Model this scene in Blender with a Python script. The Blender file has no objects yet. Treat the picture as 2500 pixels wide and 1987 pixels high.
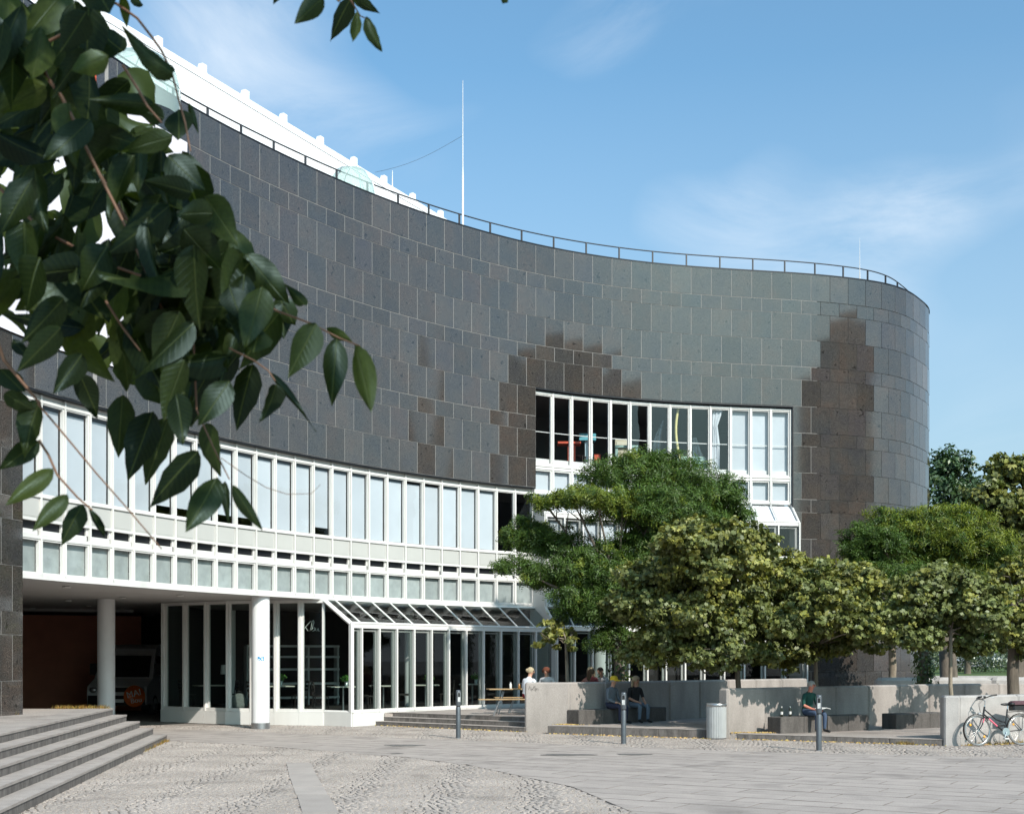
import bpy, bmesh, math, random
import numpy as np
from mathutils import Vector, Matrix
R = math.radians
rnd = random.Random(7)
nr = np.random.default_rng(11)
SC = bpy.context.scene
COL = SC.collection

# ------------------------------------------------------------------ camera, sky, sun, exposure
F = 3100.0                                    # focal length in pixels of the 2500 px wide photograph
CX, CY, EYE = 1250.0, 1608.0, 1.9             # principal column, horizon row, eye height
cd = bpy.data.cameras.new('camera'); cam = bpy.data.objects.new('camera', cd); COL.objects.link(cam)
cam.location = (0, 0, EYE); cam.rotation_euler = (R(90), 0, 0)
cd.sensor_width = 36; cd.lens = 36*F/2500; cd.shift_y = (CY-993.5)/2500
cd.clip_start = .05; cd.clip_end = 3000
cd.dof.use_dof = True; cd.dof.focus_distance = 36; cd.dof.aperture_fstop = 9
SC.camera = cam
SUN_AZ = math.atan2(.52, -.85)                # clockwise from +Y
SUN_EL = R(36.6)
sl = bpy.data.lights.new('sun', 'SUN'); sun = bpy.data.objects.new('sun', sl); COL.objects.link(sun)
sl.energy = 3.6; sl.angle = R(.5); sl.color = (1, .93, .845)
sd = Vector((math.sin(SUN_AZ)*math.cos(SUN_EL), math.cos(SUN_AZ)*math.cos(SUN_EL), math.sin(SUN_EL)))
sun.rotation_euler = sd.to_track_quat('Z', 'Y').to_euler(); sun.location = (20, -30, 40)
W = bpy.data.worlds.new('World'); SC.world = W; W.use_nodes = True
nt = W.node_tree; N = nt.nodes; L = nt.links
bg = N['Background']; bg.inputs[1].default_value = .15
sky = N.new('ShaderNodeTexSky'); sky.sky_type = 'NISHITA'; sky.sun_disc = False
sky.sun_elevation = SUN_EL; sky.sun_rotation = SUN_AZ % (2*math.pi)
sky.altitude = 50; sky.air_density = 1.1; sky.dust_density = 2.2; sky.ozone_density = 1.0
CLOUD = (36.29, 1.5, 5.515)
tc = N.new('ShaderNodeTexCoord')
def vmap(sc, rot=(0, 0, 0), loc=(0, 0, 0)):
    m = N.new('ShaderNodeMapping'); m.inputs['Scale'].default_value = sc; m.inputs['Rotation'].default_value = rot
    m.inputs['Location'].default_value = loc
    L.new(tc.outputs['Generated'], m.inputs[0]); return m
def ramp(tree, src, stops):
    r = tree.nodes.new('ShaderNodeValToRGB'); tree.links.new(src, r.inputs[0])
    e = r.color_ramp.elements
    while len(e) < len(stops): e.new(.5)
    for el, (p, c) in zip(e, stops):
        el.position = p; el.color = (c, c, c, 1) if isinstance(c, (int, float)) else (*c, 1)
    return r
n1 = N.new('ShaderNodeTexNoise'); n1.inputs['Scale'].default_value = 5.0; n1.inputs['Detail'].default_value = 10
n1.inputs['Roughness'].default_value = .64; n1.inputs['Distortion'].default_value = .9
L.new(vmap((.7, 1, 1.9), (0, R(14), 0), (.35, .2, .1)).outputs[0], n1.inputs['Vector'])
n2 = N.new('ShaderNodeTexNoise'); n2.inputs['Scale'].default_value = 4.2; n2.inputs['Detail'].default_value = 2
L.new(vmap((1, 1, 1.5), (0, 0, 0), CLOUD).outputs[0], n2.inputs['Vector'])
r1 = ramp(nt, n1.outputs['Fac'], [(.38, 0), (.72, 1)])
r2 = ramp(nt, n2.outputs['Fac'], [(.50, .0), (.68, 1)])
mu = N.new('ShaderNodeMath'); mu.operation = 'MULTIPLY'; L.new(r1.outputs[0], mu.inputs[0]); L.new(r2.outputs[0], mu.inputs[1])
mu2 = N.new('ShaderNodeMath'); mu2.operation = 'MULTIPLY'; L.new(mu.outputs[0], mu2.inputs[0]); mu2.inputs[1].default_value = .58
mx = N.new('ShaderNodeMixRGB'); L.new(mu2.outputs[0], mx.inputs[0]); 
tn_ = N.new('ShaderNodeMixRGB'); tn_.blend_type = 'MULTIPLY'; tn_.inputs[0].default_value = 1; L.new(sky.outputs[0], tn_.inputs[1]); tn_.inputs[2].default_value = (.51, .85, .95, 1)
sx_ = N.new('ShaderNodeSeparateXYZ'); L.new(tc.outputs['Generated'], sx_.inputs[0])
hz_ = ramp(nt, sx_.outputs[2], [(0, .80), (.2, .50), (.42, .10), (1, 0)])
hm_ = N.new('ShaderNodeMixRGB'); L.new(hz_.outputs[0], hm_.inputs[0]); L.new(tn_.outputs[0], hm_.inputs[1]); hm_.inputs[2].default_value = (2.55, 3.0, 3.45, 1)
L.new(hm_.outputs[0], mx.inputs[1])
mx.inputs[2].default_value = (4.4, 4.8, 5.2, 1)
L.new(mx.outputs[0], bg.inputs[0])
SC.view_settings.view_transform = 'Standard'; SC.view_settings.look = 'None'
SC.view_settings.exposure = 0.55; SC.view_settings.gamma = 1; SC.view_settings.use_curve_mapping = False
SC.cycles.max_bounces = 8; SC.cycles.transparent_max_bounces = 12; SC.cycles.caustics_reflective = False
SC.cycles.caustics_refractive = False; SC.cycles.sample_clamp_indirect = 6

# ------------------------------------------------------------------ helpers
def G(px, py, z=0.0):
    """ground point (height z) seen at photo pixel px,py"""
    d = F*(EYE-z)/(py-CY); return Vector(((px-CX)/F*d, d, z))
def at(px, py, d):
    """point at distance d seen at photo pixel"""
    return Vector(((px-CX)/F*d, d, EYE+(CY-py)/F*d))

WM = {}                                        # world matrices of parents
def tag(o, label=None, cat=None, group=None, kind=None):
    if label: o['label'] = label
    if cat: o['category'] = cat
    if group: o['group'] = group
    if kind: o['kind'] = kind
    return o
def place(o, parent, M):
    COL.objects.link(o)
    if parent is not None:
        o.parent = parent
        o.matrix_local = WM[parent.name].inverted() @ M
    else:
        o.matrix_local = M
    WM[o.name] = M.copy()
    return o
I4 = Matrix.Identity(4)
def T(x, y=None, z=None):
    return Matrix.Translation(Vector(x) if y is None else Vector((x, y, z)))
def TR(p, rz=0):
    return Matrix.Translation(Vector(p)) @ Matrix.Rotation(rz, 4, 'Z')
def thing(name, label, cat, M=I4, group=None, kind=None):
    o = bpy.data.objects.new(name, None); o.empty_display_size = .2
    place(o, None, M); return tag(o, label, cat, group, kind)
def put(name, me, parent=None, M=None):
    """link mesh me as an object; M is the WORLD matrix (default: the parent's)"""
    if M is None: M = WM[parent.name] if parent is not None else I4
    return place(bpy.data.objects.new(name, me), parent, M)
def copy_tree(o, M, label=None):
    """copy a thing, its parts and their sub-parts"""
    c = o.copy(); COL.objects.link(c); c.matrix_local = M; WM[c.name] = M.copy()
    if label: c['label'] = label
    def rec(src, dst):
        for ch in [x for x in COL.objects if x.parent == src]:
            k = ch.copy(); COL.objects.link(k); k.parent = dst; k.matrix_local = ch.matrix_local.copy(); WM[k.name] = WM[dst.name] @ ch.matrix_local
            rec(ch, k)
    rec(o, c); return c

class MB:
    """collects shapes into one mesh"""
    def __init__(s): s.v = []; s.f = []; s.m = []; s.sm = []
    def add(s, vs, fs, mi=0, smooth=False, M=None):
        b = len(s.v)
        for v in vs: s.v.append(tuple(M @ Vector(v)) if M is not None else tuple(v))
        for f in fs: s.f.append([b+i for i in f]); s.m.append(mi); s.sm.append(smooth)
        return s
    def box(s, x0, x1, y0, y1, z0, z1, mi=0, M=None):
        vs = [(x0,y0,z0),(x1,y0,z0),(x1,y1,z0),(x0,y1,z0),(x0,y0,z1),(x1,y0,z1),(x1,y1,z1),(x0,y1,z1)]
        return s.add(vs, [(0,3,2,1),(4,5,6,7),(0,1,5,4),(1,2,6,5),(2,3,7,6),(3,0,4,7)], mi, False, M)
    def bbox(s, x0, x1, y0, y1, z0, z1, b=.01, mi=0, M=None):
        """box with chamfered vertical and top edges"""
        def ring(z, i): return [(x0+i+b,y0+i,z),(x1-i-b,y0+i,z),(x1-i,y0+i+b,z),(x1-i,y1-i-b,z),(x1-i-b,y1-i,z),(x0+i+b,y1-i,z),(x0+i,y1-i-b,z),(x0+i,y0+i+b,z)]
        vs = ring(z0,0)+ring(z1-b,0)+ring(z1,b)
        fs = [tuple(range(7,-1,-1)), tuple(range(16,24))]
        for k in (0,8):
            for i in range(8): fs.append((k+i,k+(i+1)%8,k+8+(i+1)%8,k+8+i))
        return s.add(vs, fs, mi, False, M)
    def prism(s, poly, z0, z1, mi=0, M=None):
        n = len(poly)
        a = sum(poly[i][0]*poly[(i+1)%n][1]-poly[(i+1)%n][0]*poly[i][1] for i in range(n))
        if a < 0: poly = poly[::-1]
        vs = [(p[0],p[1],z0) for p in poly]+[(p[0],p[1],z1) for p in poly]
        fs = [tuple(range(n-1,-1,-1)), tuple(range(n,2*n))]+[(i,(i+1)%n,n+(i+1)%n,n+i) for i in range(n)]
        return s.add(vs, fs, mi, False, M)
    def tube(s, pts, r, n=8, mi=0, caps=True, M=None, smooth=True):
        pts = [Vector(p) for p in pts]; k = len(pts)
        rs = r if isinstance(r, (list, tuple)) else [r]*k
        vs = []; up = None
        for i, p in enumerate(pts):
            t = (pts[min(i+1,k-1)]-pts[max(i-1,0)])
            t = t.normalized() if t.length > 1e-9 else Vector((0,0,1))
            if up is None: up = Vector((0,0,1)) if abs(t.z) < .9 else Vector((1,0,0))
            a = t.cross(up); a = a.normalized() if a.length > 1e-6 else t.orthogonal().normalized()
            b = a.cross(t).normalized(); up = b
            for j in range(n):
                q = 2*math.pi*j/n; vs.append(p+(a*math.cos(q)+b*math.sin(q))*rs[i])
        fs = [(i*n+j, i*n+(j+1)%n, (i+1)*n+(j+1)%n, (i+1)*n+j) for i in range(k-1) for j in range(n)]
        s.add(vs, fs, mi, smooth, M)
        if caps:
            s.add(vs[:n], [tuple(range(n-1,-1,-1))], mi, False, M); s.add(vs[-n:], [tuple(range(n))], mi, False, M)
        return s
    def lathe(s, prof, n=20, mi=0, M=None, smooth=True, caps=True):
        vs = [(r*math.cos(2*math.pi*j/n), r*math.sin(2*math.pi*j/n), z) for r, z in prof for j in range(n)]
        k = len(prof)
        fs = [(i*n+j, i*n+(j+1)%n, (i+1)*n+(j+1)%n, (i+1)*n+j) for i in range(k-1) for j in range(n)]
        s.add(vs, fs, mi, smooth, M)
        if caps:
            s.add(vs[:n], [tuple(range(n-1,-1,-1))], mi, False, M); s.add(vs[-n:], [tuple(range(n))], mi, False, M)
        return s
    def torus(s, R0, r, n=32, m=8, mi=0, M=None):
        vs = [((R0+r*math.cos(b))*math.cos(a), (R0+r*math.cos(b))*math.sin(a), r*math.sin(b))
              for a in [2*math.pi*i/n for i in range(n)] for b in [2*math.pi*j/m for j in range(m)]]
        fs = [(i*m+j, ((i+1)%n)*m+j, ((i+1)%n)*m+(j+1)%m, i*m+(j+1)%m) for i in range(n) for j in range(m)]
        return s.add(vs, fs, mi, True, M)
    def ball(s, c, r, n=12, m=8, mi=0, M=None):
        rx, ry, rz = r if isinstance(r, (tuple, list)) else (r, r, r)
        vs = [(c[0],c[1],c[2]-rz)]
        for i in range(1, m):
            a = math.pi*i/m-math.pi/2
            for j in range(n):
                b = 2*math.pi*j/n; vs.append((c[0]+rx*math.cos(a)*math.cos(b), c[1]+ry*math.cos(a)*math.sin(b), c[2]+rz*math.sin(a)))
        vs.append((c[0],c[1],c[2]+rz)); t = len(vs)-1
        fs = [(0,1+(j+1)%n,1+j) for j in range(n)]
        fs += [(1+i*n+j,1+i*n+(j+1)%n,1+(i+1)*n+(j+1)%n,1+(i+1)*n+j) for i in range(m-2) for j in range(n)]
        fs += [(1+(m-2)*n+j,1+(m-2)*n+(j+1)%n,t) for j in range(n)]
        return s.add(vs, fs, mi, True, M)
    def sheet(s, vs, mi=0): return s.add(vs, [tuple(range(len(vs)))], mi)
    def mesh(s, name, *mats):
        me = bpy.data.meshes.new(name); me.from_pydata(s.v, [], s.f)
        for m in mats: me.materials.append(m)
        me.polygons.foreach_set('material_index', s.m); me.polygons.foreach_set('use_smooth', s.sm); me.update()
        return me
    def put(s, name, parent, M, *mats): return put(name, s.mesh(name, *mats), parent, M)

def np_mesh(name, V, nper, mat, tint=None, smooth=False):
    """many separate polygons with nper corners each; V is (count*nper, 3); tint (count, 3)"""
    cnt = len(V)//nper
    me = bpy.data.meshes.new(name)
    me.vertices.add(len(V)); me.vertices.foreach_set('co', np.asarray(V, np.float32).ravel())
    me.loops.add(len(V)); me.loops.foreach_set('vertex_index', np.arange(len(V), dtype=np.int32))
    me.polygons.add(cnt); me.polygons.foreach_set('loop_start', (np.arange(cnt)*nper).astype(np.int32))
    if tint is not None:
        a = me.attributes.new('tint', 'FLOAT_COLOR', 'FACE')
        a.data.foreach_set('color', np.concatenate([tint, np.ones((cnt, 1))], 1).astype(np.float32).ravel())
    me.materials.append(mat); me.update(calc_edges=True); return me

# ------------------------------------------------------------------ materials
def newmat(name):
    m = bpy.data.materials.new(name); m.use_nodes = True; return m
def mat(name, col, rough=.6, metal=0., spec=.5, var=.0, vs=3., fine=.0, fs=60., bump=0., bs=40., col2=None, trans=0., rand=0., dirt=0., stretch=(1,1,1)):
    m = newmat(name); t = m.node_tree; n = t.nodes; l = t.links; p = n['Principled BSDF']
    p.inputs['Roughness'].default_value = rough; p.inputs['Metallic'].default_value = metal
    p.inputs['Specular IOR Level'].default_value = spec
    p.inputs['Base Color'].default_value = (*col, 1)
    geo = n.new('ShaderNodeNewGeometry')
    mp = n.new('ShaderNodeMapping'); mp.inputs['Scale'].default_value = stretch; l.new(geo.outputs['Position'], mp.inputs[0])
    cur = None
    def noise(sc, det=4):
        x = n.new('ShaderNodeTexNoise'); x.inputs['Scale'].default_value = sc; x.inputs['Detail'].default_value = det
        l.new(mp.outputs[0], x.inputs['Vector']); return x.outputs['Fac']
    c = n.new('ShaderNodeRGB'); c.outputs[0].default_value = (*col, 1); cur = c.outputs[0]
    if col2 is not None:
        r = ramp(t, noise(vs), [(.4, 0), (.62, 1)])
        x = n.new('ShaderNodeMixRGB'); l.new(r.outputs[0], x.inputs[0]); l.new(cur, x.inputs[1]); x.inputs[2].default_value = (*col2, 1); cur = x.outputs[0]
    def mulby(fac):
        nonlocal cur
        x = n.new('ShaderNodeMixRGB'); x.blend_type = 'MULTIPLY'; x.inputs[0].default_value = 1
        l.new(cur, x.inputs[1]); l.new(fac, x.inputs[2]); cur = x.outputs[0]
    if var: mulby(ramp(t, noise(vs, 6), [(.3, 1-var), (.7, 1+var*.6)]).outputs[0])
    if fine: mulby(ramp(t, noise(fs, 2), [(.35, 1-fine), (.65, 1+fine)]).outputs[0])
    if dirt: mulby(ramp(t, noise(.9, 8), [(.55, 1), (.72, 1-dirt)]).outputs[0])
    if rand:
        oi = n.new('ShaderNodeObjectInfo'); mulby(ramp(t, oi.outputs['Random'], [(0, 1-rand), (1, 1+rand)]).outputs[0])
    l.new(cur, p.inputs['Base Color'])
    if bump:
        b = n.new('ShaderNodeBump'); b.inputs['Strength'].default_value = bump; b.inputs['Distance'].default_value = .02
        l.new(noise(bs, 5), b.inputs['Height']); l.new(b.outputs[0], p.inputs['Normal'])
    return m
def glassmat(name, tint=(.86,.93,.91), k=1.6, wav=0.):
    m = newmat(name); t = m.node_tree; n = t.nodes; l = t.links
    for x in list(n): n.remove(x)
    o = n.new('ShaderNodeOutputMaterial'); tr = n.new('ShaderNodeBsdfTransparent'); tr.inputs[0].default_value = (*tint, 1)
    g = n.new('ShaderNodeBsdfGlossy'); g.inputs['Roughness'].default_value = .004
    fr = n.new('ShaderNodeLayerWeight'); fr.inputs[0].default_value = .5          # two sided: same reflectance from both faces
    pw = n.new('ShaderNodeMath'); pw.operation = 'POWER'; l.new(fr.outputs['Facing'], pw.inputs[0]); pw.inputs[1].default_value = 4.5
    mm = n.new('ShaderNodeMath'); mm.operation = 'MULTIPLY_ADD'; mm.use_clamp = True; mm.inputs[1].default_value = .9; mm.inputs[2].default_value = .045*k; l.new(pw.outputs[0], mm.inputs[0])
    mix = n.new('ShaderNodeMixShader'); l.new(mm.outputs[0], mix.inputs[0]); l.new(tr.outputs[0], mix.inputs[1]); l.new(g.outputs[0], mix.inputs[2])
    if wav:
        geo = n.new('ShaderNodeNewGeometry'); nz = n.new('ShaderNodeTexNoise'); nz.inputs['Scale'].default_value = .9; l.new(geo.outputs['Position'], nz.inputs['Vector'])
        b = n.new('ShaderNodeBump'); b.inputs['Strength'].default_value = wav; b.inputs['Distance'].default_value = .05; l.new(nz.outputs['Fac'], b.inputs['Height']); l.new(b.outputs[0], g.inputs['Normal'])
    l.new(mix.outputs[0], o.inputs[0]); return m
def leafmat(name, col, trans=.3, gloss=.08, rough=.4, attr=True, tcol=None, objrand=False):
    m = newmat(name); t = m.node_tree; n = t.nodes; l = t.links
    for x in list(n): n.remove(x)
    o = n.new('ShaderNodeOutputMaterial'); d = n.new('ShaderNodeBsdfDiffuse'); tr = n.new('ShaderNodeBsdfTranslucent'); g = n.new('ShaderNodeBsdfGlossy')
    g.inputs['Roughness'].default_value = rough; g.inputs[0].default_value = (.8,.85,.8,1)
    c = n.new('ShaderNodeRGB'); c.outputs[0].default_value = (*col, 1); cur = c.outputs[0]
    if attr:
        a = n.new('ShaderNodeAttribute'); a.attribute_name = 'tint'
        x = n.new('ShaderNodeMixRGB'); x.blend_type = 'MULTIPLY'; x.inputs[0].default_value = 1; l.new(cur, x.inputs[1]); l.new(a.outputs['Color'], x.inputs[2]); cur = x.outputs[0]
    if objrand:
        oi = n.new('ShaderNodeObjectInfo'); rr = ramp(t, oi.outputs['Random'], [(0, (.7,.75,.75)), (.8, (1.15,1.1,1)), (1, (1.5,1.3,.9))])
        x = n.new('ShaderNodeMixRGB'); x.blend_type = 'MULTIPLY'; x.inputs[0].default_value = 1; l.new(cur, x.inputs[1]); l.new(rr.outputs[0], x.inputs[2]); cur = x.outputs[0]
    l.new(cur, d.inputs[0])
    tm = n.new('ShaderNodeMixRGB'); tm.blend_type = 'MULTIPLY'; tm.inputs[0].default_value = 1; l.new(cur, tm.inputs[1]); tm.inputs[2].default_value = (*(tcol or (1.5,1.6,.7)), 1); l.new(tm.outputs[0], tr.inputs[0])
    m1 = n.new('ShaderNodeMixShader'); m1.inputs[0].default_value = trans; l.new(d.outputs[0], m1.inputs[1]); l.new(tr.outputs[0], m1.inputs[2])
    m2 = n.new('ShaderNodeMixShader'); m2.inputs[0].default_value = gloss; l.new(m1.outputs[0], m2.inputs[1]); l.new(g.outputs[0], m2.inputs[2])
    l.new(m2.outputs[0], o.inputs[0]); return m
def granite(name, use_attr):
    """dark speckled polished stone; each slab has its own cast"""
    m = newmat(name); t = m.node_tree; n = t.nodes; l = t.links; p = n['Principled BSDF']
    geo = n.new('ShaderNodeNewGeometry')
    def noise(sc, det=3):
        x = n.new('ShaderNodeTexNoise'); x.inputs['Scale'].default_value = sc; x.inputs['Detail'].default_value = det; l.new(geo.outputs['Position'], x.inputs['Vector']); return x.outputs['Fac']
    if use_attr:
        a = n.new('ShaderNodeAttribute'); a.attribute_name = 'tint'
        sp = n.new('ShaderNodeSeparateColor'); l.new(a.outputs['Color'], sp.inputs[0]); rv = sp.outputs[0]
    else:
        oi = n.new('ShaderNodeObjectInfo'); rv = oi.outputs['Random']
    tone = ramp(t, rv, [(0, (.046,.041,.037)), (.14, (.057,.051,.047)), (.28, (.050,.045,.041)), (.42, (.055,.048,.043)), (.55, (.053,.048,.045)), (.70, (.048,.046,.044)), (.84, (.063,.057,.052)), (.95, (.055,.048,.046))])
    tone.color_ramp.interpolation = 'CONSTANT'
    sp2 = ramp(t, noise(55, 2), [(.32, .45), (.5, .95), (.68, 1.75)])
    x = n.new('ShaderNodeMixRGB'); x.blend_type = 'MULTIPLY'; x.inputs[0].default_value = 1; l.new(tone.outputs[0], x.inputs[1]); l.new(sp2.outputs[0], x.inputs[2])
    spots = ramp(t, noise(5.5, 2), [(.27, .45), (.33, 1)])
    x2 = n.new('ShaderNodeMixRGB'); x2.blend_type = 'MULTIPLY'; x2.inputs[0].default_value = 1; l.new(x.outputs[0], x2.inputs[1]); l.new(spots.outputs[0], x2.inputs[2])
    stain = ramp(t, noise(1.3, 4), [(.33, (.86,.88,.96)), (.5, (1,1,1)), (.68, (1.14,1.02,.96))])
    x3 = n.new('ShaderNodeMixRGB'); x3.blend_type = 'MULTIPLY'; x3.inputs[0].default_value = 1; l.new(x2.outputs[0], x3.inputs[1]); l.new(stain.outputs[0], x3.inputs[2])
    l.new(x3.outputs[0], p.inputs['Base Color'])
    p.inputs['Roughness'].default_value = .11; p.inputs['Specular IOR Level'].default_value = .5; p.inputs['IOR'].default_value = 1.78
    rr = ramp(t, noise(55, 2), [(.3, .08), (.7, .035)]); l.new(rr.outputs[0], p.inputs['Roughness'])
    return m
M_TILE = granite('granite', False); M_TILE_A = granite('granite_far', True)
M_GROUT = mat('mortar', (.29,.278,.265), .9)
M_WHITE = mat('white_paint', (.68,.67,.645), .38, var=.05, vs=2.2, spec=.4, dirt=.14, stretch=(1,1,.35))
M_WHITE2 = mat('white_wall_paint', (.82,.82,.83), .6, var=.02, vs=.6)
M_PANEL = mat('panel_paint', (.47,.47,.445), .45, var=.04, vs=1.2)
M_DARKMETAL = mat('dark_metal', (.025,.026,.03), .4, .6)
M_RAIL = mat('railing_paint', (.035,.038,.045), .5)
M_STEEL = mat('steel', (.45,.46,.47), .35, .9, var=.08)
M_GREYPOST = mat('grey_enamel', (.105,.120,.135), .38, .35, var=.12, vs=9)
M_SOFFIT = mat('soffit_plaster', (.46,.45,.44), .8, var=.05, vs=1)
M_COLUMN = mat('column_paint', (.74,.74,.74), .5, var=.05, vs=3, dirt=.10, stretch=(1,1,.4))
M_GLASS = glassmat('window_glass', (.95,.97,.98), 1.6, wav=.05); M_GLASS_D = glassmat('cafe_glass', (.66,.73,.71), 1.2)
M_DOME = glassmat('dome_glass', (.86,.95,.93), 1.2)
_t = M_DOME.node_tree; _d = _t.nodes.new('ShaderNodeBsdfDiffuse'); _d.inputs[0].default_value = (.62,.78,.74,1); _m = _t.nodes.new('ShaderNodeMixShader'); _m.inputs[0].default_value = .30
_o = [x for x in _t.nodes if x.type == 'OUTPUT_MATERIAL'][0]; _s = _o.inputs[0].links[0].from_socket; _t.links.new(_s, _m.inputs[1]); _t.links.new(_d.outputs[0], _m.inputs[2]); _t.links.new(_m.outputs[0], _o.inputs[0])
M_BLIND = mat('blind_fabric', (.50,.535,.57), .9, var=.06, vs=1.2, rand=.10)
M_BLIND_G = mat('grey_blind_fabric', (.36,.395,.385), .9, var=.16, vs=4, rand=.12)
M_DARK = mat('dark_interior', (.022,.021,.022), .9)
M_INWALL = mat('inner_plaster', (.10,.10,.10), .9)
M_BROWN = mat('brown_wall_paint', (.52,.21,.135), .8, var=.1, vs=2)
M_CONC = mat('concrete', (.335,.302,.278), .85, dirt=.2, var=.22, vs=2.4, fine=.12, fs=90, bump=.25, bs=60, stretch=(1,1,.35), rand=.05)
M_CONC2 = mat('pale_concrete', (.37,.35,.335), .85, var=.15, vs=3, fine=.14, fs=110, bump=.25, bs=70, rand=.04)
M_BENCH = mat('basalt_block', (.095,.086,.08), .8, var=.28, vs=6, fine=.2, fs=80, bump=.4, bs=50, stretch=(1,1,.3))
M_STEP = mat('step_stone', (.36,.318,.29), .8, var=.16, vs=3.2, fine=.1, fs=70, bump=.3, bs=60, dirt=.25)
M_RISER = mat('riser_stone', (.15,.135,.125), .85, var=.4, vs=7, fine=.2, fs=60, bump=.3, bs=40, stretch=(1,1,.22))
M_EDGE = mat('dirty_slab_edge', (.265,.228,.203), .9, var=.5, vs=2.2)
M_SETT = mat('granite_sett', (.37,.322,.290), .85, var=.18, vs=.8, fine=.22, fs=45, bump=.28, bs=70, dirt=.30)
M_SLAB = mat('paving_slab', (.375,.325,.293), .8, var=.12, vs=2.6, fine=.10, fs=40, bump=.2, bs=60, rand=.07, dirt=.34, stretch=(1,1,1))
M_SLAB2 = mat('grey_paving_slab', (.37,.325,.293), .8, var=.10, vs=2, fine=.08, fs=60, bump=.2, bs=60, rand=.07)
M_JOINT = mat('joint_sand', (.235,.208,.186), .95, var=.3, vs=5)
M_ASPH = mat('far_ground', (.20,.19,.18), .9, var=.15, vs=.3)
M_SASH = mat('sash_grey', (.26,.27,.26), .5)
M_GRASS = leafmat('grass', (.10,.17,.035), .2, .03)
M_LITTER = leafmat('dry_litter', (.50,.36,.16), .15, .02)
M_BARK = mat('bark', (.14,.115,.09), .9, var=.35, vs=7, bump=.8, bs=22, stretch=(1,1,.25))
M_BARK_L = mat('pale_bark', (.27,.225,.17), .9, var=.4, vs=9, bump=1., bs=20, stretch=(1,1,.25))
M_TWIG = mat('twig_bark', (.15,.075,.04), .6, var=.2, vs=20)
M_WOOD = mat('bench_wood', (.36,.24,.12), .55, var=.25, vs=14, stretch=(.2,1,1))
M_BLACK = mat('black_plastic', (.012,.012,.013), .4)
M_RUBBER = mat('tyre_rubber', (.05,.05,.05), .8)
# ------------------------------------------------------------------ the museum: plan curve of the facade
ctrl = [(-11.6,15.5),(-11.25,19.0),(-10.85,22.4),(-10.42,25.5),(-9.87,27.6),(-9.30,28.85),(-8.77,30.18),(-8.15,31.54),(-7.43,32.9),(-6.63,34.25),(-5.74,35.61),(-4.77,36.96),
        (-3.71,38.28),(-2.55,39.55),(-1.31,40.73),(0,41.8),(1.38,42.73),(2.81,43.5),(4.27,44.12),(5.75,44.59),(7.25,44.94),
        (8.75,45.23),(10.28,45.53),(11.86,45.96),(13.54,46.64),(14.77,47.6),(15.8,49.0),(16.45,50.1),(16.85,51.4),(17.0,53),(16.7,55.2),(15.6,57.8),(13.2,60.4)]
def dense(c, k=24):
    c = np.array(c, float); P = np.vstack([2*c[0]-c[1], c, 2*c[-1]-c[-2]]); out = []
    for i in range(1, len(P)-2):
        t = np.linspace(0, 1, k, endpoint=False)[:, None]; p0, p1, p2, p3 = P[i-1], P[i], P[i+1], P[i+2]
        out.append(.5*((2*p1)+(-p0+p2)*t+(2*p0-5*p1+4*p2-p3)*t**2+(-p0+3*p1-3*p2+p3)*t**3))
    return np.vstack(out+[c[-1:]])
DP = dense(ctrl)
for _ in range(30):                                                   # fair the curve
    DP[1:-1] = .5*DP[1:-1]+.25*(DP[:-2]+DP[2:])
DS = np.concatenate([[0], np.cumsum(np.hypot(*(DP[1:]-DP[:-1]).T))])
PX = CX+F*DP[:, 0]/DP[:, 1]
i0 = int(np.argmax((PX > 1307) & (np.arange(len(PX)) > 100)))
DS = DS-DS[i0]                                                        # s = 0 at the left jamb of the upper bay window
MOD = .755
def fp(s, off=0.0):
    """plan point at arc length s, moved off metres towards the outside"""
    x = np.interp(s, DS, DP[:, 0]); y = np.interp(s, DS, DP[:, 1])
    if off:
        x1, y1 = np.interp(s+.15, DS, DP[:, 0]), np.interp(s+.15, DS, DP[:, 1]); x0, y0 = np.interp(s-.15, DS, DP[:, 0]), np.interp(s-.15, DS, DP[:, 1])
        tx, ty = x1-x0, y1-y0; q = math.hypot(tx, ty); x += ty/q*off; y -= tx/q*off
    return Vector((x, y, 0))
def s_at(px):
    k = np.where(PX[:np.argmax(DS > 17)] >= px)[0]
    return float(DS[k[0]])
def frame(s0, s1, z=0., off=0.):
    """matrix: x along the chord s0..s1, y inwards, z up; also the chord length"""
    a, b = fp(s0, off), fp(s1, off); d = b-a; Lc = d.length; d /= Lc
    M = Matrix(((d.x, -d.y, 0, a.x), (d.y, d.x, 0, a.y), (0, 0, 1, z), (0, 0, 0, 1)))
    return M, Lc
S_RIB = s_at(51); S_END = 24.5; S_BAY = 13*MOD+.06; S_LEFT = -31*MOD-6
MUS = thing('museum_building', 'curved museum of dark polished granite slabs with white window bands', 'building', T(2, 46, 0))
ZT = 15.7
rows = []; z = ZT; pat = ['T', 'S']+['T', 'T', 'S']*6; hgt = {'T': .95, 'S': .475}
for c in pat:
    rows.append((c, z-hgt[c], z)); z -= hgt[c]
    if z < .6: break
rows[-1] = (rows[-1][0], max(rows[-1][1], .02), rows[-1][2])
rows.append(('S', .02, rows[-1][1])) if rows[-1][1] > .1 else None
tcache = {}
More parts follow.
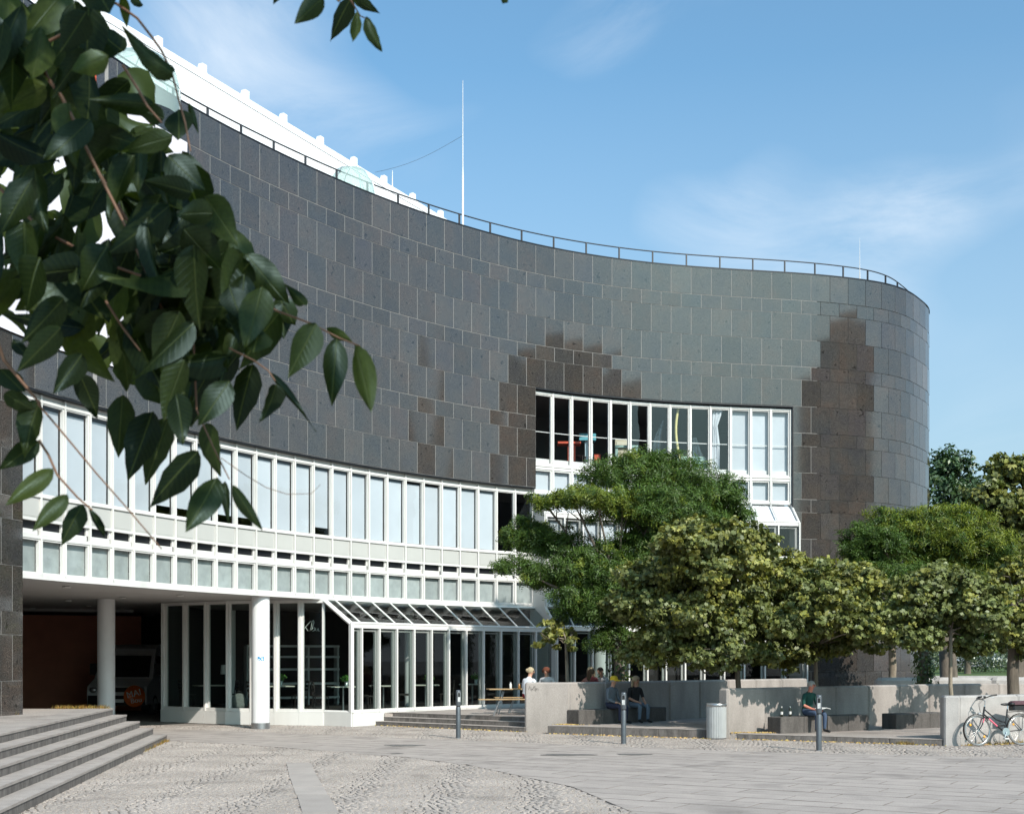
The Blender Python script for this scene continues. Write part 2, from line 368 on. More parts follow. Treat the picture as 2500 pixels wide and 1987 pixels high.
def tile_mesh(w, h):
    k = (round(w, 2), round(h, 2))
    if k not in tcache:
        g = .0046; b = .003; m = MB(); x0, x1, z0, z1 = g, k[0]-g, g, k[1]-g
        vs = [(x0+b,0,z0+b),(x1-b,0,z0+b),(x1-b,0,z1-b),(x0+b,0,z1-b),(x0,b,z0),(x1,b,z0),(x1,b,z1),(x0,b,z1),(x0,.03,z0),(x1,.03,z0),(x1,.03,z1),(x0,.03,z1)]
        fs = [(0,1,2,3)]+[(4+i,4+(i+1)%4,(i+1)%4,i) for i in range(4)]+[(8+i,8+(i+1)%4,4+(i+1)%4,4+i) for i in range(4)]
        m.add(vs, fs); tcache[k] = (m.v, m.f, m.mesh('tile', M_TILE))
    return tcache[k]
tiles = []
for r, (c, z0, z1) in enumerate(rows):
    ph = 0 if r % 2 == 0 else .5
    edges = [(k+ph)*MOD for k in range(-40, 36)]
    for k in range(len(edges)-1):
        a, b = edges[k], edges[k+1]
        if b < S_LEFT or a > S_END: continue
        spans = [(a, b)]
        def cut(lo, hi):
            global spans
            out = []
            for (p, q) in spans:
                if q <= lo or p >= hi: out.append((p, q)); continue
                if p < lo: out.append((p, lo))
                if q > hi: out.append((hi, q))
            spans = out
        if z1 < 7.7: cut(S_RIB, 0.0)
        if z1 < 11.0: cut(0.0, S_BAY)
        for (p, q) in spans:
            if q-p < .06: continue
            if q < S_RIB+.1 and z1 < .9: continue
            tiles.append((p, q, z0, z1))
def seen(p, q, z0):
    a = fp((p+q)/2); px = CX+F*a.x/a.y
    return -40 < px < 2300 and (q < 14.8) and (CY-F*(z0-EYE)/a.y) > -90
def hid(p, q, z0, z1):
    a = fp((p+q)/2); px = CX+F*a.x/a.y; py = CY-F*((z0+z1)/2-EYE)/a.y
    return 8.5 < z0 < 14.7 and px < 440 or (px < 560 and py < 900 and py > 500*px/450) or (1280 < px < 1960 and py > 1330)
def weight(t):
    p, q, z0, z1 = t; a = fp(p); b = fp(q)
    if not seen(p, q, z0) or hid(p, q, z0, z1): return 0
    return abs(CX+F*b.x/b.y-CX-F*a.x/a.y)*F*(z1-z0)/a.y
tiles.sort(key=weight, reverse=True)
V = []; tn = []
for i, (p, q, z0, z1) in enumerate(tiles):
    M, Lc = frame(p, q, z0); v, f, me = tile_mesh(Lc, z1-z0)
    if i < 298:
        put('tile', me, MUS, M)
    else:
        val = rnd.random()
        for fc in f:
            V += [tuple(M @ Vector(v[j])) for j in fc]; tn.append((val, val, val))
o = put('tile', np_mesh('tile_field', np.array(V)-np.array((2, 46, 0)), 4, M_TILE_A, np.array(tn)), MUS); o['kind'] = 'stuff'
def strip(mb, s0, s1, z0, z1, off0, off1, step=.3775, mi=0):
    """curved slab between two offsets"""
    n = max(1, int(round((s1-s0)/step))); ss = [s0+(s1-s0)*i/n for i in range(n+1)]
    vs = []
    for s in ss:
        a, b = fp(s, off0), fp(s, off1)
        vs += [(a.x,a.y,z0),(a.x,a.y,z1),(b.x,b.y,z1),(b.x,b.y,z0)]
    fs = []
    for i in range(n):
        for j in range(4): fs.append((4*i+j, 4*i+4+j, 4*i+4+(j+1)%4, 4*i+(j+1)%4))
    fs += [(0,1,2,3), (4*n+3,4*n+2,4*n+1,4*n)]
    mb.add(vs, fs, mi); return mb
# mortar bed behind the slabs
for nm, a, b, z0, z1 in (('backing_wall', S_LEFT, S_RIB-.004, .02, 7.6), ('backing_wall', S_LEFT, -.004, 7.62, 15.69), ('backing_wall', -.002, S_BAY, 10.95, 15.69), ('backing_wall', S_BAY+.002, 10.8, .02, 15.69), ('backing_wall', 10.802, S_END, .02, 15.69)):
    put(nm, strip(MB(), a, b, z0, z1, -.006 if b < 11 else -.027, -.25).mesh(nm, M_GROUT), MUS, I4)
put('coping', strip(MB(), S_LEFT, S_END, 15.7, 15.735, .012, -.3).mesh('coping', M_DARKMETAL), MUS, I4)
put('lintel', strip(MB(), S_RIB, -.01, 7.575, 7.618, .004, -.42).mesh('lintel', M_DARKMETAL), MUS, I4)
put('lintel', strip(MB(), .0, S_BAY-.002, 10.90, 10.945, .004, -.42).mesh('lintel', M_DARKMETAL), MUS, I4)
# roof deck and inner floors
def deck(nm, s0, s1, off, z0, z1, back, m):
    n = 40; pts = [fp(s0+(s1-s0)*i/n, off) for i in range(n+1)]
    poly = [(p.x, p.y) for p in pts]+back
    put(nm, MB().prism(poly, z0, z1).mesh(nm, m), MUS, I4)
deck('roof_deck', S_LEFT, S_END, -.26, 14.9, 15.05, [(10, 63), (-34, 63), (-34, 16)], M_ASPH)
deck('floor_slab', S_RIB+.02, -.02, -.40, 3.60, 3.95, [(-.5, 50), (-24, 50), (-21, 26)], M_SOFFIT)
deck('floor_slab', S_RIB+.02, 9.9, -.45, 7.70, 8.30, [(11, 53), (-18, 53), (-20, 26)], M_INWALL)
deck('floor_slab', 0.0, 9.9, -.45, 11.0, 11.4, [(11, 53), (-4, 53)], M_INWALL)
def wallseg(nm, pts, z0, z1, th, m, parent=MUS):
    mb = MB()
    for a, b in zip(pts[:-1], pts[1:]):
        a = Vector((*a, 0)); b = Vector((*b, 0)); d = (b-a).normalized(); n_ = Vector((-d.y, d.x, 0))*th
        mb.prism([(a.x,a.y),(b.x,b.y),(b.x+n_.x,b.y+n_.y),(a.x+n_.x,a.y+n_.y)], z0, z1)
    return put(nm, mb.mesh(nm, m), parent, I4)
wallseg('inner_wall', [(-3.2, 46.2), (12, 52.6)], 8.3, 11, .2, M_INWALL)
wallseg('inner_wall', [(-.6, 43.2), (-3.2, 46.2)], 8.3, 11, .2, M_INWALL)
wallseg('inner_wall', [(10.6, 46.2), (11.9, 52.4)], 8.3, 11, .2, M_INWALL)
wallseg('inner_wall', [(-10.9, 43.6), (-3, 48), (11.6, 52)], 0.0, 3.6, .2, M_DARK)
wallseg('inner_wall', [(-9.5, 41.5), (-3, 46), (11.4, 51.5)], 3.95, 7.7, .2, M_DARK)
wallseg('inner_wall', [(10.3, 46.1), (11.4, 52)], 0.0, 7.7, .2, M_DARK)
wallseg('underpass_wall', [(-21.5, 44.0), (-13.6, 46.6)], 0.0, 3.47, .3, M_BROWN)
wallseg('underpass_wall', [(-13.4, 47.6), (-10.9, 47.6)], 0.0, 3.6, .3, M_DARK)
wallseg('underpass_wall', [(-12.9, 27.0), (-21.5, 44.0)], 0.0, 3.6, .3, M_SOFFIT)
wallseg('underpass_beam', [(-21, 40.5), (-13.0, 43.6)], 3.50, 3.595, .6, M_SOFFIT)
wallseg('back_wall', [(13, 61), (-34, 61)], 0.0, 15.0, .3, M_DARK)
wallseg('back_wall', [(-34, 61), (-34, 16), (-12.4, 16)], 0.0, 15.0, .3, M_GROUT)
J0 = fp(S_RIB)
wallseg('jamb_wall', [(J0.x-.02, J0.y+.02), (-12.9, 27.0)], 0.02, 3.59, .25, M_TILE)
# ------------------------------------------------------------------ ribbon window: one bay per module
def frame_mesh(nm, w, h, fw=.05, d0=-.02, d1=.06, m=M_WHITE, sill=0):
    mb = MB(); mb.box(0, fw, d0, d1, 0, h).box(w-fw, w, d0, d1, 0, h).box(fw, w-fw, d0, d1, 0, fw+sill).box(fw, w-fw, d0, d1, h-fw, h)
    return mb.mesh(nm, m)
def sheet_mesh(nm, x0, x1, z0, z1, y, m): return MB().sheet([(x0,y,z0),(x1,y,z0),(x1,y,z1),(x0,y,z1)]).mesh(nm, m)
RO = -.16                                       # the glazing sits back behind the granite
w0 = frame(-5*MOD, -4*MOD, 0, RO)[1]
UH = 7.40-5.42; LH = 4.47-3.72
me_up = frame_mesh('upper_window', w0-.06, UH, .028); me_upp = sheet_mesh('pane', .028, w0-.088, .028, UH-.028, .045, M_GLASS)
me_upb = sheet_mesh('blind', .03, w0-.09, .05, UH-.10, .11, M_BLIND)
me_upb2 = sheet_mesh('blind', .03, w0-.09, .24, UH-.10, .11, M_BLIND)
me_lo = frame_mesh('lower_window', w0-.06, LH, .036); me_lop = sheet_mesh('pane', .036, w0-.096, .036, LH-.036, .045, M_GLASS)
me_lob = sheet_mesh('blind', .0, w0-.06, .0, LH, .11, M_BLIND_G)
mb = MB(); mb.box(0, w0-.06, 0, .03, 0, .12); mb.box(0, .04, 0, .09, 0, .30); mb.box(w0-.10, w0-.06, 0, .09, 0, .30); mb.box(0.04, w0-.1, -.012, .0, .012, .10)
me_vent = mb.mesh('vent', M_WHITE); me_ventd = MB().box(.04, w0-.10, .05, .10, .12, .30).mesh('louvre', M_DARKMETAL)
mb = MB(); mb.box(0, w0-.06, 0, .04, 0, .50); mb.box(.06, w0-.12, -.008, 0, .06, .44); me_panel = mb.mesh('panel', M_PANEL)
me_mull = MB().box(-.021, .021, -.05, .10, 0, 7.56-3.66).mesh('mullion', M_WHITE)
me_rails = [MB().box(0, w0, d, .12 if a != 7.465 else .16, a, b).mesh('transom', M_WHITE) for (a, b, d) in ((3.60, 3.72, -.05), (4.47, 4.545, -.04), (4.845, 4.90, -.04), (5.36, 5.42, -.04), (7.40, 7.46, -.04), (7.465, 7.572, .02))]
openb = {-20, -19, -17, -16, -12}
k0 = int(math.floor(S_RIB/MOD))
for k in range(k0, 0):
    a, b = max(k*MOD, S_RIB), (k+1)*MOD
    M, Lc = frame(a, b, 0, RO); sx = Lc/w0; S = M @ Matrix.Diagonal((sx, 1, 1, 1))
    put('mullion', me_mull, MUS, M @ T(0, 0, 3.66)); [put('transom', r_, MUS, S) for r_ in me_rails]
    if Lc < .2: continue
    X = Matrix.Diagonal((sx, 1, 1, 1))
    u = put('window', me_up, MUS, M @ T(.03*sx, 0, 5.42) @ X)
    put('pane', me_upp, u)
    if k < -2: put('blind', me_upb2 if k in openb else me_upb, u)
    lo = put('window', me_lo, MUS, M @ T(.03*sx, 0, 3.72) @ X); put('pane', me_lop, lo); put('blind', me_lob, lo)
    ve = put('vent', me_vent, MUS, M @ T(.03*sx, .02, 4.545) @ X); put('louvre', me_ventd, ve)
    put('panel', me_panel, MUS, M @ T(.03*sx, .0, 4.88) @ X)
put('mullion', me_mull, MUS, frame(-.05, .4, 0, RO)[0] @ T(0, 0, 3.66))
# ------------------------------------------------------------------ upper bay window: tall panes, small panes, glass slope
wb = frame(4*MOD, 5*MOD, 0, RO)[1]
BH = 10.78-8.44; SH = 8.26-7.52
me_bt = frame_mesh('window', wb-.06, BH, .04, sill=.0); me_btp = sheet_mesh('pane', .04, wb-.10, .04, BH-.04, .02, M_GLASS)
me_btb = sheet_mesh('blind', .0, wb-.06, .0, BH, .16, M_BLIND)
me_bar = MB().box(.04, wb-.10, .05, .075, 1.08, 1.105).mesh('safety_bar', M_WHITE)
me_sill = MB().box(0, wb-.06, .08, .22, .0, .20).mesh('sill', M_WHITE)
me_bs = frame_mesh('window', wb-.06, SH, .05); me_bsp = sheet_mesh('pane', .05, wb-.11, .05, SH-.05, .02, M_GLASS); me_bsb = sheet_mesh('blind', 0, wb-.06, 0, SH, .13, M_BLIND)
me_bm = MB().box(-.03, .03, -.07, .14, 0, 10.86-7.46).mesh('mullion', M_WHITE)
me_bts = [MB().box(0, wb, -.05, .12, a, b).mesh('transom', M_WHITE) for (a, b) in ((7.44, 7.52), (8.26, 8.34), (8.36, 8.44), (10.78, 10.86))]
PJ = .74
for k in range(13):
    a, b = k*MOD, (k+1)*MOD
    M, Lc = frame(a, b, 0, RO); X = Matrix.Diagonal((Lc/wb, 1, 1, 1))
    put('mullion', me_bm, MUS, M @ T(0, 0, 7.46)); [put('transom', r_, MUS, M @ X) for r_ in me_bts]
    u = put('window', me_bt, MUS, M @ T(.03, 0, 8.44) @ X); put('pane', me_btp, u); put('safety_bar', me_bar, u); put('sill', me_sill, u)
    if k >= 10: put('blind', me_btb, u)
    lo = put('window', me_bs, MUS, M @ T(.03, 0, 7.52) @ X); put('pane', me_bsp, lo); put('blind', me_bsb, lo)
put('mullion', me_bm, MUS, frame(13*MOD, 13.5*MOD, 0, RO)[0] @ T(0, 0, 7.46))
put('reveal', strip(MB(), 13*MOD+.03, S_BAY-.004, .4, 10.9, .0, -.4).mesh('reveal', M_DARKMETAL), MUS, I4)
put('reveal', strip(MB(), -.055, -.012, 7.44, 10.9, -.02, -.35).mesh('reveal', M_PANEL), MUS, I4)
def slope_bay(nm, s0, s1, oa, za, ob, zb, blind, parent=MUS, glass=M_GLASS):
    """one tilted roof light between offsets oa (top) and ob (bottom): frame bars, pane, optional blind"""
    A, B, C_, D = fp(s0, oa)+Vector((0,0,za)), fp(s1, oa)+Vector((0,0,za)), fp(s1, ob)+Vector((0,0,zb)), fp(s0, ob)+Vector((0,0,zb))
    nn = (B-A).cross(D-A).normalized()
    if nn.z < 0: nn = -nn
    mb = MB(); mb.tube([A, D], .034, 4, smooth=False)
    for p, q in ((A, B), (D, C_)): mb.tube([p, q], .05, 4, smooth=False)
    f = put('roof_light', mb.mesh('roof_light', M_WHITE), parent, I4)
    q = .012*nn
    put('pane', MB().sheet([D+q, C_+q, B+q, A+q]).mesh('pane', glass), f, I4)
    if blind: put('blind', MB().sheet([p-nn*.1 for p in (D, C_, B, A)]).mesh('blind', M_WHITE2), f, I4)
def front_bay(s0, s1, off, z0, z1, sash, parent=MUS, glass=M_GLASS_D, blind=0):
    M, Lc = frame(s0, s1, 0, off); mb = MB()
    mb.box(-.024, .024, -.05, .07, z0, z1); mb.box(.024, Lc-.024, -.035, .07, z0, z0+.09); mb.box(.024, Lc-.024, -.035, .07, z1-.11, z1)
    f = put('window', mb.mesh('window', M_WHITE), parent, M)
    if sash:
        mb = MB(); x0, x1 = .06, Lc-.06
        mb.box(x1-.075, x1, .03, .09, z0+.1, z1-.13); mb.box(x0, x1-.075, .03, .08, z1-.2, z1-.155)
        put('sash', mb.mesh('sash', M_SASH), f, M)
    put('pane', MB().sheet([(.03,.03,z0+.09),(Lc-.03,.03,z0+.09),(Lc-.03,.03,z1-.11),(.03,.03,z1-.11)]).mesh('pane', glass), f, M)
    if blind: put('blind', MB().sheet([(.03,.16,z0+.09),(Lc-.03,.16,z0+.09),(Lc-.03,.16,z1-.11),(.03,.16,z1-.11)]).mesh('blind', M_BLIND), f, M)
for k in range(13):
    a, b = k*MOD, (k+1)*MOD
    slope_bay('roof_light', a, b, RO, 7.46, RO+PJ, 6.72, True)
    front_bay(a, b, RO+PJ, 5.42, 6.70, True, glass=M_GLASS, blind=(k < 11))
    put('panel', MB().box(0, frame(a, b, 0, RO+PJ)[1], -.03, .02, 4.70, 5.42).mesh('panel', M_PANEL), MUS, frame(a, b, 0, RO+PJ)[0])
    front_bay(a, b, RO+PJ, 3.62, 4.70, False, glass=M_GLASS, blind=1)
    slope_bay('roof_light', a, b, RO+PJ, 3.62, RO+PJ+.62, 2.95, False, glass=M_GLASS_D)
    front_bay(a, b, RO+PJ+.62, .38, 2.93, True)
def cheek(s, prof, nm='cheek_panel', m=M_WHITE, th=.05):
    """flat white side panel standing across the facade at s; prof = (offset, z) outline"""
    t = (fp(s+.1)-fp(s-.1)).normalized(); mb = MB(); n = len(prof)
    vs = [fp(s, o_)+Vector((0,0,z_)) for o_, z_ in prof]; vs += [v+t*th for v in vs]
    mb.add(vs, [tuple(range(n)), tuple(range(2*n-1, n-1, -1))]+[(i, n+i, n+(i+1)%n, (i+1)%n) for i in range(n)])
    put(nm, mb.mesh(nm, m), MUS, I4)
cheek(-.06, [(RO+.02, 7.46), (RO+PJ, 6.70), (RO+PJ, 3.62), (RO+PJ+.62, 2.93), (RO+PJ+.62, .0), (RO-.1, .0), (RO-.1, 7.46)])
cheek(13*MOD+.02, [(RO+.02, 7.46), (RO+PJ, 6.70), (RO+PJ, 3.62), (RO+PJ+.62, 2.93), (RO+PJ+.62, .0), (RO-.1, .0), (RO-.1, 7.46)])
put('plinth', strip(MB(), -.04, S_BAY-.06, 0, .378, RO+PJ+.60, RO+PJ+.4).mesh('plinth', M_WHITE), MUS, I4)
# ------------------------------------------------------------------ glazed cafe front (lean-to) under the ribbon
S_L = s_at(792); kl = int(math.ceil(S_L/MOD))
edges = [S_L]+[k*MOD for k in range(kl, 1)]
if edges[1]-edges[0] < .3: edges.pop(1)
LO = 1.0
for a, b in zip(edges[:-1], edges[1:]):
    slope_bay('roof_light', a, b, -.02, 3.585, LO, 2.90, False, glass=M_GLASS_D)
    front_bay(a, b, LO, .38, 2.88, True)
put('plinth', strip(MB(), S_L, -.1, 0, .378, LO+.03, LO-.2).mesh('plinth', M_WHITE), MUS, I4)
def cheekframe(s, o0, o1, z0, z1, zt):
    t = (fp(s+.1)-fp(s-.1)).normalized(); out = (fp(s, 1)-fp(s, 0)).normalized()
    mb = MB(); a = fp(s, o0); b = fp(s, o1); U = Vector((0,0,1))
    mb.tube([a+U*zt, b+U*z1], .075, 4, smooth=False); mb.tube([b+U*z0, b+U*(z1+.04)], .075, 4, smooth=False); mb.tube([a+U*z0, b+U*z0], .05, 4, smooth=False)
    f = put('side_frame', mb.mesh('side_frame', M_WHITE), MUS, I4)
    put('pane', MB().sheet([a+U*z0, b+U*z0, b+U*z1, a+U*zt]).mesh('pane', M_GLASS_D), f, I4)
cheekframe(S_L-.03, -.02, LO, .40, 2.88, 3.56)
def gwall(pts, n):
    """recessed glass wall of the ground floor: n panes on a straight line"""
    a, b = Vector((*pts[0], 0)), Vector((*pts[1], 0)); d = (b-a)/n; Lc = d.length; u = d/Lc
    for i in range(n):
        p = a+d*i; M = Matrix(((u.x,-u.y,0,p.x),(u.y,u.x,0,p.y),(0,0,1,0),(0,0,0,1)))
        mb = MB(); mb.box(-.034, .034, -.06, .10, .38, 3.59); mb.box(.034, Lc-.034, -.04, .08, .38, .47); mb.box(.034, Lc-.034, -.04, .08, 3.50, 3.59)
        mb.box(.034, .085, .03, .10, .47, 3.5); mb.box(Lc-.10, Lc-.034, .03, .10, .47, 3.5)
        f = put('window', mb.mesh('window', M_WHITE), MUS, M)
        put('pane', MB().sheet([(.1,.05,.47),(Lc-.1,.05,.47),(Lc-.1,.05,3.5),(.1,.05,3.5)]).mesh('pane', M_GLASS_D), f, M)
        put('plinth', MB().box(-.02 if i else -.05, Lc-.025, -.08, .1, 0, .376).mesh('plinth', M_WHITE), MUS, M)
EL = fp(S_L-.03, -.02)
gwall([(-10.56, 38.5), (-8.28, 37.0)], 3); gwall([(-8.28, 37.0), (EL.x, EL.y)], 4)
put('plinth', strip(MB(), S_L-.08, S_L-.02, 0, .395, LO+.03, -.1).mesh('plinth', M_WHITE), MUS, I4)
put('corner_post', MB().box(-10.63, -10.50, 38.46, 38.6, 0, 3.59).mesh('corner_post', M_WHITE), MUS, I4)
wallseg('inner_wall', [(-10.62, 43.6), (-10.56, 38.62)], 0, 3.59, .05, M_INWALL)
# ceiling spots
for (px, py) in ((162,1431),(166,1464.5),(299,1457.6),(440,1451.8),(79,1484),(340,1498),(215,1478)):
    p = at(px, py, F*1.69/(CY-py)); f = put('ceiling_spot', MB().lathe([(.045,-.01),(.09,-.01),(.10,-.035),(.085,-.045),(.05,-.03)], 16).mesh('ceiling_spot', M_WHITE), MUS, T(p.x, p.y, 3.6))
    em = bpy.data.materials.get('lamp_glow')
    if em is None:
        em = newmat('lamp_glow'); em.node_tree.nodes['Principled BSDF'].inputs['Emission Color'].default_value = (1,.8,.5,1); em.node_tree.nodes['Principled BSDF'].inputs['Emission Strength'].default_value = 2.2
    put('lamp', MB().lathe([(.0,-.028),(.045,-.03)], 12, caps=False).mesh('lamp', em), f)
# round columns under the ribbon
for (x, y, lab) in ((-11.57, 36.2, 'round white column in the shade beside the parked van'), (-6.87, 34.7, 'round white column in full sun with a small blue sticker')):
    c = thing('round_column', lab, 'column', T(x, y, 0), 'round columns under the window band')
    MB().lathe([(.245,.16),(.245,3.598)], 36).put('shaft', c, None, M_COLUMN)
    MB().lathe([(.255,.0),(.255,.158)], 36).put('base_ring', c, None, M_STEEL)
    if x > -9:
        ms = mat('sticker_blue', (.03,.25,.5), .4)
        mb = MB(); ay = R(-77)
        def cyl(u, w, r=.2465): a_ = ay+u/.2465; return (r*math.cos(a_), r*math.sin(a_), 1.9+w)
        def pat_(u0, u1, w0_, w1_, mi, r): mb.sheet([cyl(u0,w0_,r), cyl(u1,w0_,r), cyl(u1,w1_,r), cyl(u0,w1_,r)], mi)
        for i in range(4): pat_(-.085+.0425*i, -.0425+.0425*i, -.055, .06, 0, .2475)
        for (u0,u1,w0_,w1_) in ((-.03,.0,.03,.06),(.0,.05,.02,.04),(-.07,-.03,-.03,.0),(-.03,.01,-.055,-.03),(.01,.04,-.02,.005),(.04,.06,-.045,.01),(-.085,-.06,-.055,-.03)): pat_(u0,u1,w0_,w1_,1,.2482)
        mb.put('sticker', c, None, ms, M_COLUMN)
# banner
sb1 = s_at(452)
ban = put('banner', strip(MB(), S_LEFT+1, sb1, 8.60, 14.73, .05, .035, .755).mesh('banner', mat('banner_cloth', (.76,.74,.80), .8, var=.03)), None, I4)
tag(ban, 'white cloth banner with orange lettering hung on the granite behind the leaves', 'banner')
M_ORANGE = mat('orange_print', (.80,.13,.06), .6)
def stroke(pts, w, s, zc):
    mb = MB()
    for a, b in zip(pts[:-1], pts[1:]):
        dx, dz = b[0]-a[0], b[1]-a[1]; q = math.hypot(dx, dz); nx, nz = -dz/q*w/2, dx/q*w/2
        mb.sheet([tuple(fp(s+x_, .056)+Vector((0,0,zc+z_))) for x_, z_ in ((a[0]-nx,a[1]-nz),(b[0]-nx,b[1]-nz),(b[0]+nx,b[1]+nz),(a[0]+nx,a[1]+nz))])
    put('letter', mb.mesh('letter', M_ORANGE), ban, I4)
def sz(px, py):
    s = s_at(px); p = fp(s, .056); return s, EYE+(CY-py)*p.y/F
for px, py, pts in ((107,170,[(-.28,.6),(0,-.2),(.28,.6)]), (92,335,[(-.32,.45),(0,0),(.2,.05),(.2,.75)]), (225,207,[(0,-.2),(.0,.6)]), (364,268,[(0,-.35),(0,.55)]), (364,805,[(0,-.3),(0,.5)])):
    s, z = sz(px, py); stroke(pts, .14, s, z)
# rooftop hall
hall = thing('rooftop_hall', 'long bright white rooftop hall rising behind the dark granite parapet', 'building', T(-7, 44, 15.05))
h0, h1 = Vector((-18.2, 22.4, 0)), Vector((-.5, 56.6, 0)); hd = (h1-h0).normalized(); hn = Vector((-hd.y, hd.x, 0))
def hp(t, o=0, z=0): p = h0+hd*t+hn*o; return (p.x, p.y, z)
HL = (h1-h0).length
def hbox(nm, t0, t1, o0, o1, z0, z1, m):
    return put(nm, MB().prism([hp(t0,o0)[:2], hp(t1,o0)[:2], hp(t1,o1)[:2], hp(t0,o1)[:2]], z0, z1).mesh(nm, m), hall, I4)
tj = 15.0
hbox('wall', 0, tj-.012, 0, 9, 15.06, 19.755, M_WHITE2); hbox('wall', tj+.012, HL, 0, 9, 15.06, 19.755, M_WHITE2)
hbox('gutter_edge', 0, HL, -.02, 9, 19.765, 20.0, M_WHITE2)
hbox('shadow_gap', 0, HL, .012, 8.9, 19.754, 19.766, M_WHITE2)
for (px, py) in ((392,100),(500,168),(604,235),(697,300),(787,345),(869,392),(942,437),(1012,479),(1080,520)):
    # where the pixel column meets the top edge
    k = (px-CX)/F; t = (k*h0.y-h0.x)/(hd.x-k*hd.y)
    c = Vector(hp(t)); d = .22
    vs = [c-hd*d*.9+Vector((0,0,20)), c+hd*.1+Vector((0,0,20)), c+hd*.1+Vector((0,0,20.26)), c-hd*.10+Vector((0,0,20.26))]
    mb = MB(); n_ = 4; vs2 = vs+[v+hn*.16 for v in vs]
    mb.add(vs2, [(0,1,2,3),(7,6,5,4)]+[(i,4+i,4+(i+1)%4,(i+1)%4) for i in range(4)])
    put('fin', mb.mesh('fin', M_WHITE2), hall, I4)
# glass bubbles on the roof
for (px, py, r, lab) in ((343, 160, .95, 'greenish glass dome rooflight half hidden behind a dark leaf'), (857, 437, .72, 'greenish glass dome rooflight standing before the far white hall')):
    s = s_at(px); p = fp(s, -1.9); k = (px-CX)/F
    d = p.y; p = Vector((k*d, d, 15.06))
    zt = EYE+(CY-py+28)*d/F-15.06
    dm = thing('roof_dome', lab, 'skylight', T(p), 'glass dome rooflights')
    MB().lathe([(r,0),(r,zt*.45),(r*.92,zt*.70),(r*.62,zt*.92),(.05,zt)], 24, caps=False).put('glass_shell', dm, None, M_DOME)
    for a in range(6):
        q = a*math.pi/3
        MB().tube([(rr*math.cos(q)*1.005, rr*math.sin(q)*1.005, zz) for rr, zz in ((r,0),(r,zt*.45),(r*.92,zt*.70),(r*.62,zt*.92),(.05,zt))], .012, 5).put('glazing_bar', dm, None, M_DOME if a % 2 else M_STEEL)
    MB().torus(r*1.0, .012, 24, 5, M=T(0, 0, zt*.45)).put('glazing_bar', dm, None, M_STEEL)
# railing
RI = -.7; rail = thing('roof_railing', 'thin dark railing with posts along the roof edge', 'railing', T(fp(-5, RI)+Vector((0,0,15.05))))
s0, s1 = s_at(250), S_END-1.0
n = 150; mb = MB().tube([fp(s0+(s1-s0)*i/n, RI)+Vector((0,0,16.36)) for i in range(n+1)], .021, 6); put('handrail', mb.mesh('handrail', M_RAIL), rail, I4)
me_post = MB().box(-.02, .02, -.03, .03, 15.05, 16.35).mesh('post', M_RAIL)
s = s_at(325)-.3
while s < s1:
    p = fp(s, RI); t = fp(s+.1, RI)-p; put('post', me_post, rail, TR(p, math.atan2(t.y, t.x))); s += 1.245
# masts
def mast(px, ytop, ybot, off, r, lab):
    s = s_at(px); p = fp(s, off); d = p.y; X = (px-CX)/F*d; zt = EYE+(CY-ytop)*d/F; zb = 15.05
    m = thing('lightning_rod', lab, 'mast', T(X, d, zb), 'lightning rods on the roof')
    MB().lathe([(r*1.6,0),(r*1.6,.5),(r*1.15,.52),(r,(zt-zb)*.45),(r*.6,(zt-zb)*.5),(r*.22,zt-zb)], 8).put('rod', m, None, M_WHITE)
    MB().lathe([(.09,0),(.09,.04)], 10).put('foot', m, None, M_STEEL)
    return Vector((X, d, zt))
m1 = mast(1130, 197, 549, -.9, .032, 'tall white lightning rod at the middle of the roof')
mast(2099, 582, 682, -.8, .02, 'short white lightning rod near the right end of the roof')
k = (974-CX)/F; t = (k*h0.y-h0.x)/(hd.x-k*hd.y); hc = Vector(hp(t, .3, 20.0))
mr = thing('lightning_rod', 'short white lightning rod on the edge of the white hall', 'mast', T(hc), 'lightning rods on the roof')
MB().lathe([(.03,0),(.012,.82)], 6).put('rod', mr, None, M_WHITE)
wa = at(1129, 332, m1.y); wb_ = Vector(hp(t-1.2, .3, 20.35))
MB_ = MB().tube([wa.lerp(wb_, i/12)-Vector((0,0,.18*math.sin(math.pi*i/12))) for i in range(13)], .006, 4)
tag(put('guy_wire', MB_.mesh('guy_wire', M_DARKMETAL), None, I4), 'thin dark wire sagging from the tall rod to the white hall', 'wire')
# ------------------------------------------------------------------ ground
def inpoly(P, poly):
    x, y = P[:, 0], P[:, 1]; r = np.zeros(len(P), bool); n = len(poly)
    for i in range(n):
        x0, y0 = poly[i]; x1, y1 = poly[(i+1) % n]
        if y0 == y1: continue
        c = ((y0 > y) != (y1 > y)) & (x < (x1-x0)*(y-y0)/(y1-y0)+x0); r ^= c
    return r
def struct(name, me, M=I4, kind='structure'):
    o = put(name, me, None, M); o['kind'] = kind; return o
def estruct(name, M):
    o = bpy.data.objects.new(name, None); o.empty_display_size = .2; place(o, None, M); o['kind'] = 'structure'; return o
mb = MB()
for (x0, x1, y0, y1, mi) in ((-40, 40, -20, 60, 0), (-900, 900, 60, 1500, 1), (-900, -40, -300, 60, 1), (40, 900, -300, 60, 1), (-40, 40, -300, -20, 1)):
    zg = -.035 if mi else -.016; mb.add([(x0,y0,zg),(x1,y0,zg),(x1,y1,zg),(x0,y1,zg)], [(0,1,2,3)], mi)
struct('ground', mb.mesh('ground', M_JOINT, M_ASPH))
BAND_UP = [(-12, 36.3), (-5.77, 32.5), (4.62, 26.2), (9.85, 24.4), (20, 21.0)]
BAND_LO = [(2.6, 8.0), (1.55, 15.5), (.91, 18.85), (-.69, 22.6), (-1.9, 24.4), (-3.92, 26.3), (-5.7, 28.0), (-8.3, 29.75), (-12, 32.2)]
